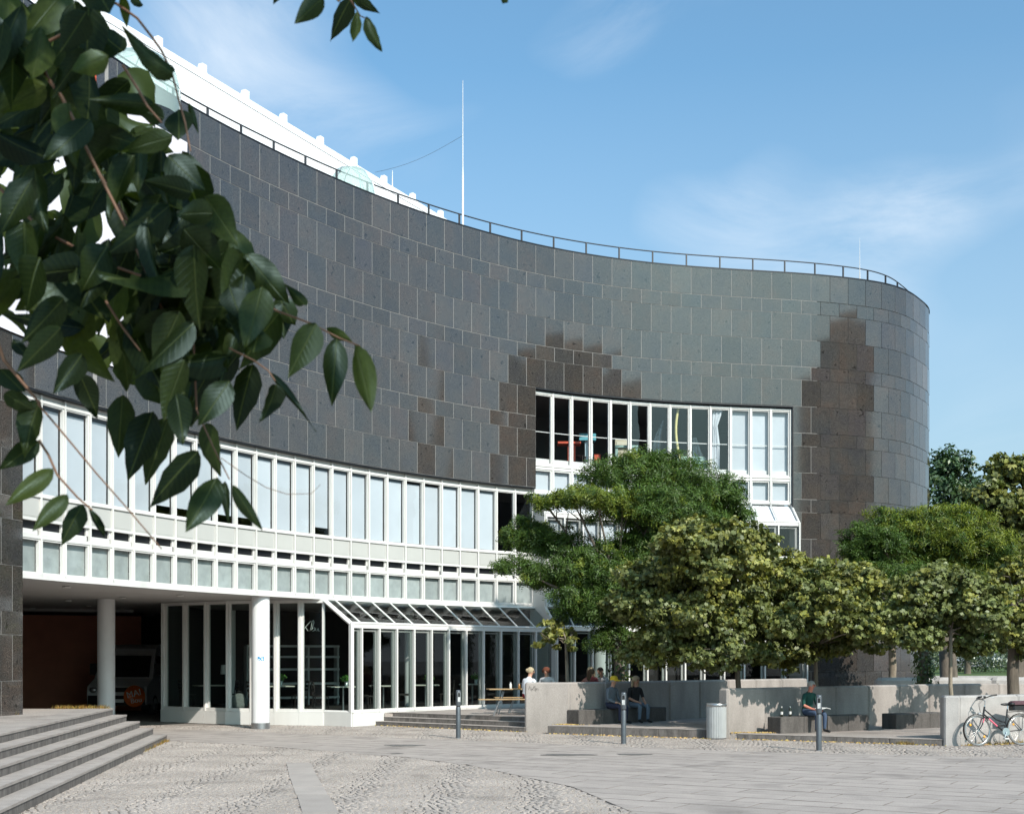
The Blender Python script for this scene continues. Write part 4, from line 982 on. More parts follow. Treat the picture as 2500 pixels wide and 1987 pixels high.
for i, p in enumerate(spots):
    p = Vector((p.x, p.y, FL)); rz_ = R(30-6*i)
    make_table(TR(p, rz_), 'pale topped cafe table '+sides[i], i)
    for j, a in enumerate((90, -90)):
        q = p+Vector((math.cos(rz_+R(a-90)), math.sin(rz_+R(a-90)), 0))*.66
        make_chair(TR(q, rz_+R(a+180)), ('dark cafe chair %s of the table ' % ('right', 'left')[j])+sides[i])
    if i in (1, 2, 4, 5, 7):
        pot(T(p.x+.12, p.y-.18, FL+.752), 'green plant in zinc pot on the table '+sides[i], .15, .065, 60+20*(i % 3), .2+.03*(i % 2))
sh = thing('shelf_unit', 'white open shelf unit standing inside the cafe', 'shelf', TR((-7.3, 42.6, FL), R(28)))
for x in (-1.6, -.55, .5, 1.55): MB().box(x-.03, x+.03, 0, .35, 0, 2.0).put('upright', sh, None, M_WHITE2)
for z_ in (.25, .72, 1.2, 1.62, 1.98): MB().box(-1.6, 1.6, .004, .346, z_-.035, z_+.035).put('shelf_board', sh, None, M_WHITE2)
for (x, y, h, lab) in ((-9.0, 40.6, 3.2, 'white square post inside the cafe near the van'), (-3.4, 42.0, 3.2, 'white round column inside the glazed cafe front')):
    c = thing('inner_column', lab, 'column', T(x, y, FL)); MB().lathe([(.16,0),(.16,h-.1)], 18).put('shaft', c, None, M_WHITE2)
pc = thing('inner_column', 'broad white column seen inside left of the ivy trunk', 'column', T(3.2, 45.3, FL)); MB().lathe([(.32,0),(.32,3.15)], 24).put('shaft', pc, None, M_WHITE2)
# shelf lamp, backpack, glowing script sign outline
lp = thing('table_lamp', 'white shaded lamp standing inside the cafe', 'lamp', T(-8.85, 39.2, FL+.75)); MB().lathe([(.09,0),(.02,.02),(.015,.35)], 12).put('stem', lp, None, M_STEEL); MB().lathe([(.15,.33),(.13,.62)], 16, caps=False).put('lamp_shade', lp, None, M_WHITE2)
bp = thing('backpack', 'grey backpack leaning against the glass at floor level', 'bag', TR((-8.0, 37.25, FL+.02), R(10)))
MB().ball((0,0,.26), (.24,.14,.27), 14, 10).put('body', bp, None, mat('grey_cloth', (.20,.21,.20), .9, var=.2, vs=14)); MB().ball((.02,-.10,.17), (.17,.09,.13), 12, 8).put('pocket', bp, None, bpy.data.materials['grey_cloth'])
MB().tube([(-.08,.0,.50),(-.06,-.02,.58),(.05,-.02,.58),(.08,0,.5)], .012, 6).put('handle', bp, None, M_BLACK)
sg = thing('script_sign', 'bent glass tube script sign hanging inside the cafe window', 'sign', I4)
def neon(px, py): return at(380+px/4.492, 1480+py/4.492, 36.85)
for st_ in ([(1637,150),(1625,190),(1610,250),(1595,297),(1600,285),(1640,230),(1700,160)], [(1640,222),(1668,265),(1690,272),(1706,225),(1716,160),(1730,150),(1736,178),(1722,225),(1703,262),(1722,240),(1744,228),(1742,258),(1716,274),(1745,262)], [(1752,236),(1756,266),(1768,270),(1784,236),(1784,268),(1798,266)]):
    m = MB().tube([neon(*q) for q in st_], .010, 5); put('glass_tube', m.mesh('glass_tube', M_WHITE), sg, I4)
# ------------------------------------------------------------------ things inside the upper bay room
ZR = 8.30
def solid(name, label, cat, px0, py0, px1, py1, d, dep, col, build=None):
    a = at(px0, py1, d); b = at(px1, py0, d); c = (a+b)/2; w = b.x-a.x; top = b.z
    t = thing(name, label, cat, T(c.x, d, ZR)); return t, w, top-ZR
mp_ = lambda n_, c_: mat(n_, c_, .45, var=.06, vs=2)
t, w, h = solid('red_table', 'orange red table with a thick pedestal inside the upper window', 'table', 1361, 1081, 1417, 1086, 44.6, .8, None); m_ = mp_('red_lacquer', (.62,.10,.05))
MB().bbox(-w/2, w/2, -.3, .3, h-.07, h, .01).put('table_top', t, None, m_); MB().bbox(-.05, .22, -.18, .18, 0, h-.07, .01).put('pedestal', t, None, m_)
t, w, h = solid('blue_stand', 'turquoise display stand with a wide top inside the upper window', 'stand', 1413, 1061, 1454, 1078, 45.2, .6, None); m_ = mp_('turquoise_lacquer', (.12,.42,.50))
MB().bbox(-w/2, w/2, -.25, .25, h-.24, h, .01).put('top_block', t, None, m_); MB().bbox(-.09, .2, -.14, .14, 0, h-.24, .01).put('pedestal', t, None, mp_('pale_blue_lacquer', (.45,.62,.68)))
t, w, h = solid('red_box', 'low orange red box on the floor of the upper room', 'box', 1450, 1113, 1465, 1130, 44.6, .5, None)
MB().bbox(-w/2, w/2, -.2, .2, 0, h, .01).put('body', t, None, bpy.data.materials['red_lacquer']); MB().bbox(-w/2-.01, w/2+.01, -.21, .21, h, h+.02, .004).put('lid', t, None, bpy.data.materials['red_lacquer'])
t, w, h = solid('beige_cabinet', 'beige cabinet with a pale drawer inside the upper window', 'cabinet', 1500, 1075, 1533, 1105, 45.6, .6, None)
MB().bbox(-w/2, w/2, -.3, .3, 0, h, .01).put('body', t, None, mp_('beige_lacquer', (.52,.48,.36))); MB().box(-w/2+.06, w/2-.06, -.32, -.3, h-.32, h-.10).put('drawer', t, None, mp_('cream_lacquer', (.62,.58,.46)))
t, w, h = solid('green_desk', 'grey green stacked desk behind the top of the tree', 'desk', 1500, 1090, 1556, 1098, 44.7, .6, None); m_ = mp_('grey_green_lacquer', (.26,.38,.34))
MB().bbox(-w/2, w/2, -.3, .3, h-.08, h, .01).put('desk_top', t, None, m_)
for x in (-w/2+.06, w/2-.06): MB().bbox(x-.05, x+.05, -.25, .25, 0, h-.08, .008).put('leg', t, None, m_)
make_chair(TR((2.35, 44.6, ZR+.25), R(70)), 'dark wooden chair beside the turquoise stand in the upper window')
t, w, h = solid('covered_sofa', 'mint green covered seat in the upper window under plastic sheet', 'sofa', 1655, 1113, 1725, 1141, 45.6, .6, None); m_ = mat('mint_cover', (.50,.66,.56), .6, var=.1, vs=3)
MB().bbox(-w/2, w/2, -.32, .3, 0, h-.25, .05).put('seat', t, None, m_); MB().bbox(-w/2, w/2, .05, .32, h-.25, h, .06).put('backrest', t, None, m_)
t = thing('plastic_drape', 'thin clear plastic sheet hanging in the middle of the upper window', 'drape', T(at(1620, 1100, 45.3)))
M_FILM = glassmat('plastic_film', (.80,.85,.84), 3.0, wav=.8)
def drape(pts, m, nm='film', parent=t):
    mb = MB(); rows_ = []
    for (xa, xb, y_) in pts:
        r_ = []
        for k in range(9):
            f_ = k/8; q = at(xa+(xb-xa)*f_, y_, 45.25+.05*math.sin(f_*19+y_*.02)); r_.append(tuple(q))
        rows_.append(r_)
    n = len(rows_); mb.add([p for r_ in rows_ for p in r_], [(i*9+j, i*9+j+1, (i+1)*9+j+1, (i+1)*9+j) for i in range(n-1) for j in range(8)], 0, True)
    put(nm, mb.mesh(nm, m), parent, I4)
drape([(1618,1622,1025),(1600,1616,1060),(1590,1612,1100),(1575,1618,1142)], M_FILM); drape([(1690,1700,1068),(1690,1712,1100),(1690,1735,1142)], M_FILM)
m_y = mp_('yellow_foam', (.62,.55,.24)); MB().tube([at(1656-6*math.sin(i*.45), 995+i*15.5, 45.0) for i in range(10)], .05, 6).put('edge_strip', t, I4, m_y)
t2 = thing('white_curtain', 'white curtain drawn part way across the tenth upper pane', 'curtain', T(at(1745, 1050, 45.0)))
drape([(1738,1766,998),(1738,1762,1010),(1738,1752,1040),(1738,1757,1080),(1738,1757,1148)], M_BLIND, 'cloth', t2)
# ------------------------------------------------------------------ people
M_SKIN = mat('skin', (.50,.28,.19), .5); M_SKIN_R = mat('ruddy_skin', (.52,.20,.14), .5)
def cloth(n_, c_): return bpy.data.materials.get(n_) or mat(n_, c_, .9, var=.12, vs=10)
def person(label, M, h, top, legs, hair, hairstyle='short', skin=None, arm='long', cap=None, lean=.0, turn=.0, hold=None, shoes=None, k=1.0, cross=False):
    """seated figure: M at floor level, local -Y is forwards, seat surface at height h"""
    skin = skin or M_SKIN
    P_ = thing('person', label, 'person', M, 'people sitting around the terraces'); ly = -lean
    J = {'pel': (0,0,h+.11,.125), 'sp': (0,.01+ly*.25,h+.26,.122), 'ch': (0,.02+ly*.6,h+.44,.128), 'nb': (0,.02+ly*.9,h+.57,.06), 'nk': (0,ly*1.0,h+.635,.052),
         'hd': (0,-.02+ly*1.1,h+.72,.082), 'ht': (0,-.01+ly*1.15,h+.80,.078), 'hx': (0,.0+ly*1.15,h+.845,.05)}
    E_ = [('pel','sp','t'),('sp','ch','t'),('ch','nb','t'),('nb','nk','s'),('nk','hd','s'),('hd','ht','s'),('ht','hx','s')]
    for sx, sd_ in ((-1,'l'),(1,'r')):
        kx = .13*sx if not cross else .05*sx
        J.update({sd_+'hp': (.085*sx,-.02,h+.085,.092), sd_+'kn': (kx,-.44,h+.07,.066), sd_+'an': (kx*1.05,-.42,.10,.042), sd_+'he': (kx*1.05,-.41,.05,.036), sd_+'to': (kx*1.2,-.60,.03,.030),
                  sd_+'sh': (.175*sx,.02+ly*.8,h+.515,.062), sd_+'el': (.235*sx,-.04+ly*.5,h+.26,.043), sd_+'wr': (.13*sx,-.27,h+.175,.030), sd_+'pm': (.105*sx,-.335,h+.165,.030)})
        E_ += [('pel',sd_+'hp','p'),(sd_+'hp',sd_+'kn','p'),(sd_+'kn',sd_+'an','p'),(sd_+'an',sd_+'he','f'),(sd_+'he',sd_+'to','f'),('ch',sd_+'sh','t'),(sd_+'sh',sd_+'el','t'),(sd_+'el',sd_+'wr','a'),(sd_+'wr',sd_+'pm','s')]
    names = list(J); ix = {n_: i for i, n_ in enumerate(names)}
    me = bpy.data.meshes.new('skeleton'); me.from_pydata([J[n_][:3] for n_ in names], [(ix[a], ix[b]) for a, b, _ in E_], [])
    o = bpy.data.objects.new('skeleton', me); COL.objects.link(o); sk = o.modifiers.new('skin', 'SKIN'); sk.use_smooth_shade = True
    for i, n_ in enumerate(names): me.skin_vertices[0].data[i].radius = (J[n_][3],)*2; me.skin_vertices[0].data[i].use_root = (i == 0)
    ss_ = o.modifiers.new('sub', 'SUBSURF'); ss_.levels = 2
    dg = bpy.context.evaluated_depsgraph_get(); bm_ = bpy.data.meshes.new_from_object(o.evaluated_get(dg)); bpy.data.objects.remove(o)
    V = np.zeros(len(bm_.vertices)*3); bm_.vertices.foreach_get('co', V); V = V.reshape(-1, 3); F_ = [tuple(p.vertices) for p in bm_.polygons]
    C_ = np.array([V[list(f)].mean(0) for f in F_])
    best = np.full(len(C_), 9.); lab_ = np.zeros(len(C_), int); codes = {'t': 0, 'p': 1, 's': 2, 'f': 3, 'a': 0 if arm == 'long' else 2}
    for a, b, c in E_:
        A = np.array(J[a][:3]); B = np.array(J[b][:3]); d = B-A; tt = np.clip(((C_-A)@d)/(d@d), 0, 1); ra = J[a][3]+(J[b][3]-J[a][3])*tt
        q = np.linalg.norm(C_-A-tt[:, None]*d, axis=1)/ra; m_ = q < best; best[m_] = q[m_]; lab_[m_] = codes[c]
    mb = MB(); mb.v = [tuple(v) for v in V]; mb.f = [list(f) for f in F_]; mb.m = [int(x) for x in lab_]; mb.sm = [True]*len(F_)
    hc = Vector(J['hd'][:3]); ROT = T(hc) @ Matrix.Rotation(turn, 4, 'Z') @ T(-hc)
    # face: nose, eyes, mouth, ears; hands: four fingers and a thumb
    mb.tube([hc+Vector((0,-.080,.045)), hc+Vector((0,-.102,.0)), hc+Vector((0,-.078,-.012))], [.008,.014,.008], 6, 2, M=ROT)
    for sx in (-1, 1):
        mb.ball(hc+Vector((.030*sx,-.076,.035)), .011, 6, 5, 4, M=ROT); mb.ball(hc+Vector((.083*sx,.0,.01)), (.012,.02,.03), 6, 5, 2, M=ROT)
        s_ = 'r' if sx > 0 else 'l'; pm = Vector(J[s_+'pm'][:3]); wr = Vector(J[s_+'wr'][:3]); d = (pm-wr).normalized(); sd2 = Vector((1,0,0))
        for q, (o_, L_) in enumerate(((-.028,.062),(-.010,.072),(.009,.068),(.026,.052))):
            b0 = pm+sd2*o_; mb.tube([b0, b0+d*(L_*.7)+Vector((0,0,-.006)), b0+d*L_*1.1+Vector((0,0,-.03)), b0+d*L_*1.15+Vector((0,0,-.048))], [.0095,.009,.0085,.006], 6, 2)
        tb = pm-d*.025-sd2*.03*sx; mb.tube([tb, tb-sd2*.022*sx+d*.025, tb-sd2*.026*sx+d*.055+Vector((0,0,-.01))], [.011,.010,.007], 6, 2)
    mb.tube([hc+Vector((-.022,-.077,-.035)), hc+Vector((0,-.084,-.037)), hc+Vector((.022,-.077,-.035))], .005, 5, 5, M=ROT)
    body = mb.mesh('body', top, legs, skin, shoes or M_BLACK, M_BLACK, M_RED); body_o = put('body', body, P_)
    def shell(nm, m_, r, zc, cut, back=.0, low=-.2):
        m = MB(); c = hc+Vector((0, back, zc)); n_, k_ = 20, 12; vs = []; fs = []
        for i in range(k_+1):
            a = math.pi/2-(math.pi*.62)*i/k_
            for j in range(n_):
                b = 2*math.pi*j/n_; jit = 1+.05*math.sin(7*b+i)+.04*math.sin(3*i+2*b)
                vs.append((c.x+r[0]*jit*math.cos(a)*math.cos(b), c.y+r[1]*jit*math.cos(a)*math.sin(b), c.z+r[2]*math.sin(a)))
        for i in range(k_):
            for j in range(n_):
                q = [i*n_+j, i*n_+(j+1)%n_, (i+1)*n_+(j+1)%n_, (i+1)*n_+j]
                if all(vs[t_][1] < cut+hc.y and vs[t_][2] < hc.z+.055 for t_ in q): continue
                fs.append(q)
        m.add(vs, fs, 0, True, ROT); put(nm, m.mesh(nm, m_), P_)
    if hairstyle == 'short': shell('hair', hair, (.094,.100,.105), .035, -.045, .008)
    elif hairstyle == 'bun': shell('hair', hair, (.098,.103,.112), .038, -.04, .01); put('hair_bun', MB().ball(hc+Vector((0,.10,.06)), (.05,.045,.05), 10, 8, 0, ROT).mesh('hair_bun', hair), P_)
    elif hairstyle == 'bob': shell('hair', hair, (.122,.118,.125), .022, -.055, .014)
    else:
        shell('hair', hair, (.104,.108,.114), .034, -.05, .012); m = MB()
        for j in range(14):
            a = math.pi*(j/13)-.0; x = .098*math.cos(a); y = .03+.075*math.sin(a)
            m.tube([hc+Vector((x,y,.03)), hc+Vector((x*1.08,y+.01,-.08)), hc+Vector((x*1.05,y+.025,-.21+.02*math.sin(j*3)))], [.028,.03,.012], 6, 0, M=ROT)
        put('long_hair', m.mesh('long_hair', hair), P_)
    if cap is not None:
        m = MB().lathe([(.106,-.02),(.108,.02),(.098,.06),(.065,.092),(.0,.105)], 20, M=ROT @ T(hc+Vector((0,.005,.055))), caps=False)
        vs = []
        for i in range(9):
            a = math.pi*(1+i/8); vs.append((.098*math.cos(a), .10*math.sin(a), .0)); vs.append((.085*math.cos(a), -.03+.155*math.sin(a), -.025-.01*abs(math.cos(a))))
        m2 = MB().add(vs+[(x,y,z_+.008) for x,y,z_ in vs], [(2*i,2*i+2,2*i+3,2*i+1) for i in range(8)]+[(18+2*i+1,18+2*i+3,18+2*i+2,18+2*i) for i in range(8)]+[(2*i+1,2*i+3,18+2*i+3,18+2*i+1) for i in range(8)], 0, True, ROT @ T(hc+Vector((0,-.0,.045))))
        c_ = put('cap', m.mesh('cap', cap), P_); put('brim', m2.mesh('brim', cap), c_)
    return P_
H_GREY = cloth('grey_hair', (.34,.32,.29)); H_BLOND = cloth('fair_hair', (.42,.34,.22)); H_RED = cloth('auburn_hair', (.13,.04,.02)); H_BROWN = cloth('brown_hair', (.10,.055,.03)); H_DARK = cloth('dark_hair', (.02,.016,.014))
C_GREY = cloth('blue_grey_jacket', (.14,.165,.19)); C_BLACK = cloth('black_top', (.02,.02,.022)); C_JEANS = cloth('blue_jeans', (.05,.08,.14)); C_JEANS_L = cloth('light_jeans', (.15,.20,.25)); C_NAVY = cloth('navy_trousers', (.025,.03,.06)); C_GREEN = cloth('green_polo', (.008,.06,.048))
C_WHITE = cloth('white_shirt', (.72,.74,.78)); C_REDT = cloth('dark_red_trousers', (.22,.02,.04)); C_PALE = cloth('pale_grey_blouse', (.52,.52,.52)); C_RUST = cloth('rust_top', (.30,.12,.09)); C_WINE = cloth('wine_top', (.22,.05,.06))
C_CAP = mat('yellow_cap', (.72,.50,.03), .8)
Pm = person('man in a yellow cap and grey jacket sitting on the shaded bench', TR((2.60, 33.60, .20), R(48)), .385, C_GREY, C_NAVY, H_GREY, cap=C_CAP, lean=.10, turn=R(28))
Pw = person('woman in black top and jeans beside the man with yellow cap', TR((3.30, 34.22, .20), R(30)), .385, C_BLACK, C_JEANS_L, H_BLOND, 'long', arm='short', lean=.06, turn=R(5))
put('sunglasses', MB().tube([(-.075,-.07,1.142),(-.03,-.10,1.142),(.03,-.10,1.142),(.075,-.07,1.142)], .014, 6).mesh('sunglasses', M_BLACK), Pw, WM[Pw.name] @ T(0, -.06, 0))
Pg = person('grey haired man in a green polo shirt and jeans with folded paper', TR((7.22, 31.02, .12), R(34)), .395, C_GREEN, C_JEANS, H_GREY, skin=M_SKIN_R, arm='short', lean=.10, turn=R(22))
nw = thing('newspaper', 'folded pale paper held on the lap of the man in green', 'paper', TR((7.50, 30.66, .70), R(30)))
MB().add([(-.16,-.12,.0),(.0,-.14,.03),(.17,-.10,.0),(.17,.10,.01),(0,.12,.04),(-.16,.11,.01),(-.16,-.12,-.012),(0,-.14,.018),(.17,-.10,-.012),(.17,.10,-.002),(0,.12,.028),(-.16,.11,-.002)], [(0,1,4,5),(1,2,3,4),(11,10,7,6),(10,9,8,7),(0,6,7,1),(1,7,8,2),(2,8,9,3),(3,9,10,4),(4,10,11,5),(5,11,6,0)]).put('sheet', nw, None, mat('newsprint', (.62,.63,.62), .9, var=.15, vs=40))
M_BOT = mat('bottle_glass', (.018,.022,.012), .08); M_LAB = mat('bottle_label', (.6,.6,.58), .6)
for (px_, lab) in ((1909, 'dark beer bottle with pale label standing on the sunlit bench end'), (1934, 'dark beer bottle close beside the man in green')):
    d = 30.68; b = thing('beer_bottle', lab, 'bottle', T((px_-CX)/F*d, d+(.03 if px_ < 1920 else .22), .507), 'beer bottles on the bench')
    MB().lathe([(.031,0),(.033,.01),(.033,.15),(.028,.18),(.014,.215),(.013,.25),(.015,.252),(.015,.262)], 14).put('body', b, None, M_BOT); MB().lathe([(.0335,.05),(.0335,.12)], 14, caps=False).put('label', b, None, M_LAB); MB().lathe([(.0145,.205),(.0140,.25)], 12, caps=False).put('neck_foil', b, None, M_LAB)
# people at the terrace tables behind the long wall
person('woman in white shirt and dark red trousers seated by the wall end', TR((.42, 34.72, .35), R(140)), .46, C_WHITE, C_REDT, H_BLOND, 'bun', lean=.12, turn=R(-45))
person('smiling woman with auburn bob and pale blouse facing the street', TR((1.02, 36.55, .35), R(-22)), .46, C_PALE, C_NAVY, H_RED, 'bob', lean=.08)
person('person with brown hair in a rust top bending over behind the wall', TR((1.92, 36.9, .35), R(80)), .40, C_RUST, C_NAVY, H_BROWN, 'long', lean=.34, turn=R(10))
person('fair haired woman in a wine red top behind the shaded wall', TR((2.34, 37.3, .35), R(-30)), .46, C_WINE, C_JEANS, H_BLOND, 'long', lean=.06)
person('dark haired person in pale clothes looking down behind the wall', TR((2.78, 37.6, .35), R(-50)), .45, C_PALE, C_NAVY, H_DARK, 'short', lean=.2)
# beer table set
def beer(nm, label, cat, p, q, w, h, legs_in):
    a = Vector((*p, .35)); b = Vector((*q, .35)); d = b-a; t = thing(nm, label, cat, TR(a, math.atan2(d.y, d.x))); L_ = d.length
    for k in range(2 if w < .4 else 3):
        n_ = 2 if w < .4 else 3; MB().bbox(0, L_, -w/2+w*k/n_+.003, -w/2+w*(k+1)/n_-.003, h-.028, h, .005).put('plank', t, None, M_WOOD)
    for x in (legs_in, L_-legs_in):
        for y in (-w*.36, w*.36): MB().tube([(x,y,0),(x+(.16 if x < L_/2 else -.16),y*.9,h-.03)], .014, 6).put('leg', t, None, M_GREYPOST if w > .4 else M_STEEL)
        MB().tube([(x,-w*.36,.08),(x,w*.36,.08)], .012, 6).put('stretcher', t, None, M_STEEL)
    return t
beer('beer_table', 'long wooden beer table on the cafe terrace left of the wall', 'table', (-.68, 35.5), (1.5, 35.95), .5, .72, .28)
beer('beer_bench', 'long wooden beer bench with the woman in white on it', 'bench', (-.92, 34.62), (1.28, 34.9), .25, .46, .42)
beer('beer_bench', 'long wooden beer bench behind the table under the auburn haired woman', 'bench', (-.5, 36.3), (1.7, 36.75), .25, .46, .42)
beer('beer_table', 'wooden beer table hidden mostly behind the shaded wall', 'table', (1.75, 36.3), (3.6, 37.2), .5, .72, .28)
beer('beer_bench', 'wooden bench of the three people behind the shaded wall', 'bench', (1.55, 36.85), (3.4, 37.9), .25, .45, .42)
for dx, c_, h_, lab in ((.55, (.25,.12,.03), .14, 'small amber jar on the long beer table'), (.72, (.5,.3,.1), .12, 'orange drink glass on the long beer table'), (.40, (.6,.6,.58), .17, 'pale sauce bottle on the long beer table')):
    j = thing('table_jar', lab, 'jar', T(-.68+dx*1.6, 35.42+dx*.35, 1.073)); MB().lathe([(.035,0),(.037,h_*.7),(.022,h_*.85),(.022,h_)], 12).put('body', j, None, mat('jar_%d' % int(dx*100), c_, .2)); MB().lathe([(.024,h_),(.024,h_+.015)], 10).put('lid', j, None, M_STEEL)
# ------------------------------------------------------------------ bicycle
bk = thing('bicycle', 'black and pink trekking bicycle leaning on the pale wall', 'bicycle', TR((10.17, 27.68, .0), math.atan2(.30, 1.1)) @ Matrix.Rotation(R(-6), 4, 'X'))
M_BIKE = mat('bicycle_black', (.018,.018,.02), .25); M_PINK = mat('bicycle_pink', (.72,.16,.22), .35); M_CHROME = mat('chrome', (.7,.7,.7), .2, 1.); M_REFL = mat('amber_reflector', (.85,.38,.03), .3); M_TYREG = mat('grey_tyre', (.16,.16,.155), .7)
WR = .34
def wheel(x):
    MW = WM[bk.name] @ T(x, 0, WR) @ Matrix.Rotation(R(90), 4, 'X')
    w = put('wheel', MB().lathe([(.025,-.04),(.025,.04)], 12).mesh('wheel', M_CHROME), bk, MW)
    put('tyre', MB().torus(.322, .0185, 48, 8).mesh('tyre', M_TYREG), w, MW); put('rim', MB().torus(.298, .010, 48, 6).mesh('rim', M_CHROME), w, MW)
    m = MB()
    for i in range(32):
        a = 2*math.pi*i/32; b = a+(.55 if i % 2 else -.55); sd_ = .03 if (i//2) % 2 else -.03
        m.tube([(.024*math.cos(b), .024*math.sin(b), sd_), (.296*math.cos(a), .296*math.sin(a), 0)], .0017, 3, caps=False)
    put('spokes', m.mesh('spokes', M_CHROME), w, MW)
    for a in (2.5, 5.6): put('reflector', MB().ball((.21*math.cos(a), .21*math.sin(a), 0), (.03,.03,.012), 8, 6).mesh('reflector', M_REFL), w, MW)
    return w
wheel(0); wheel(1.09)
def bt(nm, pts, r, m=M_BIKE, n=8): return put(nm, MB().tube(pts, r, n).mesh(nm, m), bk)
BB = (.68, 0, .30); HT = (.215, 0, .86); HB = (.165, 0, .66); ST = (.79, 0, .80)
fr = bt('frame', [HB, (.19,0,.76), HT], .021); bt('down_tube', [(.175,0,.70), (.30,0,.60), (.5,0,.43), BB], .019); bt('top_tube', [(.205,0,.80), (.33,0,.70), (.48,0,.58), (.62,0,.53), (.725,0,.515)], .016)
bt('seat_tube', [BB, (.74,0,.56), ST], .017); bt('pink_sleeve', [(.30,0,.60), (.42,0,.498), (.50,0,.43)], .0205, M_PINK)
for y in (-.045, .045):
    bt('chain_stay', [(.68,y*.5,.30), (1.09,y,WR)], .009); bt('seat_stay', [(.765,y*.5,.68), (1.09,y,WR)], .008)
    bt('fork_blade', [(.162,y,.64), (.10,y,.47), (.03,y,.37), (0,y,WR)], [.015,.014,.012,.010]); bt('fork_sleeve', [(.150,y,.60), (.118,y,.51)], .0165, M_PINK)
bt('stem', [HT, (.235,0,.98), (.15,0,1.03)], .013, M_CHROME)
bt('handlebar', [(.34,-.26,1.10), (.22,-.22,1.08), (.15,-.08,1.03), (.15,.08,1.03), (.22,.22,1.06), (.34,.28,1.08)], .011, M_BLACK)
for y in (-.26, .28): bt('grip', [(.36,y,1.10), (.24,y*.88,1.085)], .018, M_BLACK)
bt('brake_lever', [(.22,-.21,1.07), (.30,-.25,1.03)], .007, M_CHROME); bt('bell', [(.16,-.10,1.05), (.16,-.10,1.085)], .028, M_BLACK)
for k in range(3): bt('cable', [(.17,-.06+.05*k,1.03), (.06,-.05+.03*k,.92), (.10,0,.74), (.16,0,.70)], .003, M_BLACK, 4)
bt('lamp', [(.10,0,.70), (.04,0,.70)], .032, M_STEEL)
m = MB()
for y in (-.05, .05): m.ball((.88, y, .905), (.09,.07,.035), 10, 6)
m.ball((.76, 0, .905), (.14,.035,.03), 10, 6); m.put('saddle', bk, None, M_BLACK); bt('seat_post', [ST, (.81,0,.89)], .012, M_CHROME)
bt('chainring', [(.68,-.05,.30), (.68,-.062,.30)], .09, M_CHROME, 20); bt('crank', [(.68,-.075,.30), (.61,-.085,.16)], .010, M_CHROME); bt('crank', [(.68,.06,.30), (.75,.07,.44)], .010, M_CHROME)
MB().box(.56, .66, -.17, -.09, .135, .16).put('pedal', bk, None, M_WHITE); MB().box(.70, .80, .08, .16, .43, .455).put('pedal', bk, None, M_BLACK)
def fender(x, a0_, a1_):
    m = MB(); n_ = 14; vs = []
    for i in range(n_+1):
        a = a0_+(a1_-a0_)*i/n_
        for r, y in ((.352,-.028),(.366,0),(.352,.028)): vs.append((x+r*math.cos(a), y, WR+r*math.sin(a)))
    m.add(vs, [(3*i+j,3*i+3+j,3*i+4+j,3*i+1+j) for i in range(n_) for j in range(2)], 0, True); m.put('mudguard', bk, None, M_BIKE)
fender(0, R(35), R(215)); fender(1.09, R(-15), R(190))
bt('rack', [(.84,-.06,.74), (1.36,-.06,.76), (1.36,.06,.76), (.84,.06,.74)], .007, M_BLACK); bt('rack_leg', [(1.15,-.06,.75), (1.09,-.06,.35)], .006, M_BLACK); bt('kickstand', [(.75,.06,.29), (.92,.16,.02)], .009, M_BLACK)
bg_ = thing('bike_bag', 'dark plum and black bag strapped on the bicycle rack', 'bag', WM[bk.name] @ T(1.12, 0, .77)); MB().bbox(-.24, .28, -.10, .10, 0, .12, .03).put('body', bg_, None, M_BLACK); MB().bbox(-.25, .28, -.11, .11, .12, .21, .035).put('flap', bg_, None, mat('plum_cloth', (.10,.05,.06), .9, var=.2, vs=20))
bt('front_lock', [(.50,.03,.42), (.62,.05,.50), (.60,.04,.40)], .014, M_BLACK)
# ------------------------------------------------------------------ trees
struct('square', MB().sheet([(-40,-60,-.012),(40,-60,-.012),(40,14.2,-.012),(-40,14.2,-.012)]).mesh('square', M_SETT))
L_MAPLE = leafmat('maple_leaf', (.132,.155,.048), .2, .045, .5)
L_LOCUST = leafmat('locust_leaf', (.060,.112,.022), .22, .03, .5)
L_POPLAR = leafmat('poplar_leaf', (.05,.095,.04), .25, .06, .45)
L_IVY = leafmat('ivy_leaf', (.045,.075,.022), .2, .05, .45)
def unit(a): return a/np.linalg.norm(a, axis=-1, keepdims=True)
SHAPES = {
 'diamond': np.array([(-.5,0,0),(0,-.24,.04),(.5,0,-.05),(0,.24,.04)]),
 'slim': np.array([(-.5,0,0),(-.05,-.17,.03),(.5,0,-.08),(-.05,.17,.03)]),
 'maple': np.array([(-.5,0,0),(-.26,-.46,-.07),(-.04,-.20,.04),(.22,-.46,-.06),(.56,0,-.10),(.22,.46,-.06),(-.04,.20,.04),(-.26,.46,-.07)]),
}
def leaves_at(C, Nn, size, shape, droop=.35):
    """C centres, Nn normals -> vertices of leaf polygons"""
    n = len(C); S_ = SHAPES[shape]
    t = nr.normal(size=(n, 3)); t[:, 2] -= droop; t -= (t*Nn).sum(1, keepdims=True)*Nn; t = unit(t); b = np.cross(Nn, t)
    s = size*nr.uniform(.65, 1.3, (n, 1, 1))
    return (C[:, None, :]+s*(S_[None, :, 0:1]*t[:, None, :]+S_[None, :, 1:2]*b[:, None, :]+S_[None, :, 2:3]*Nn[:, None, :])).reshape(-1, 3)
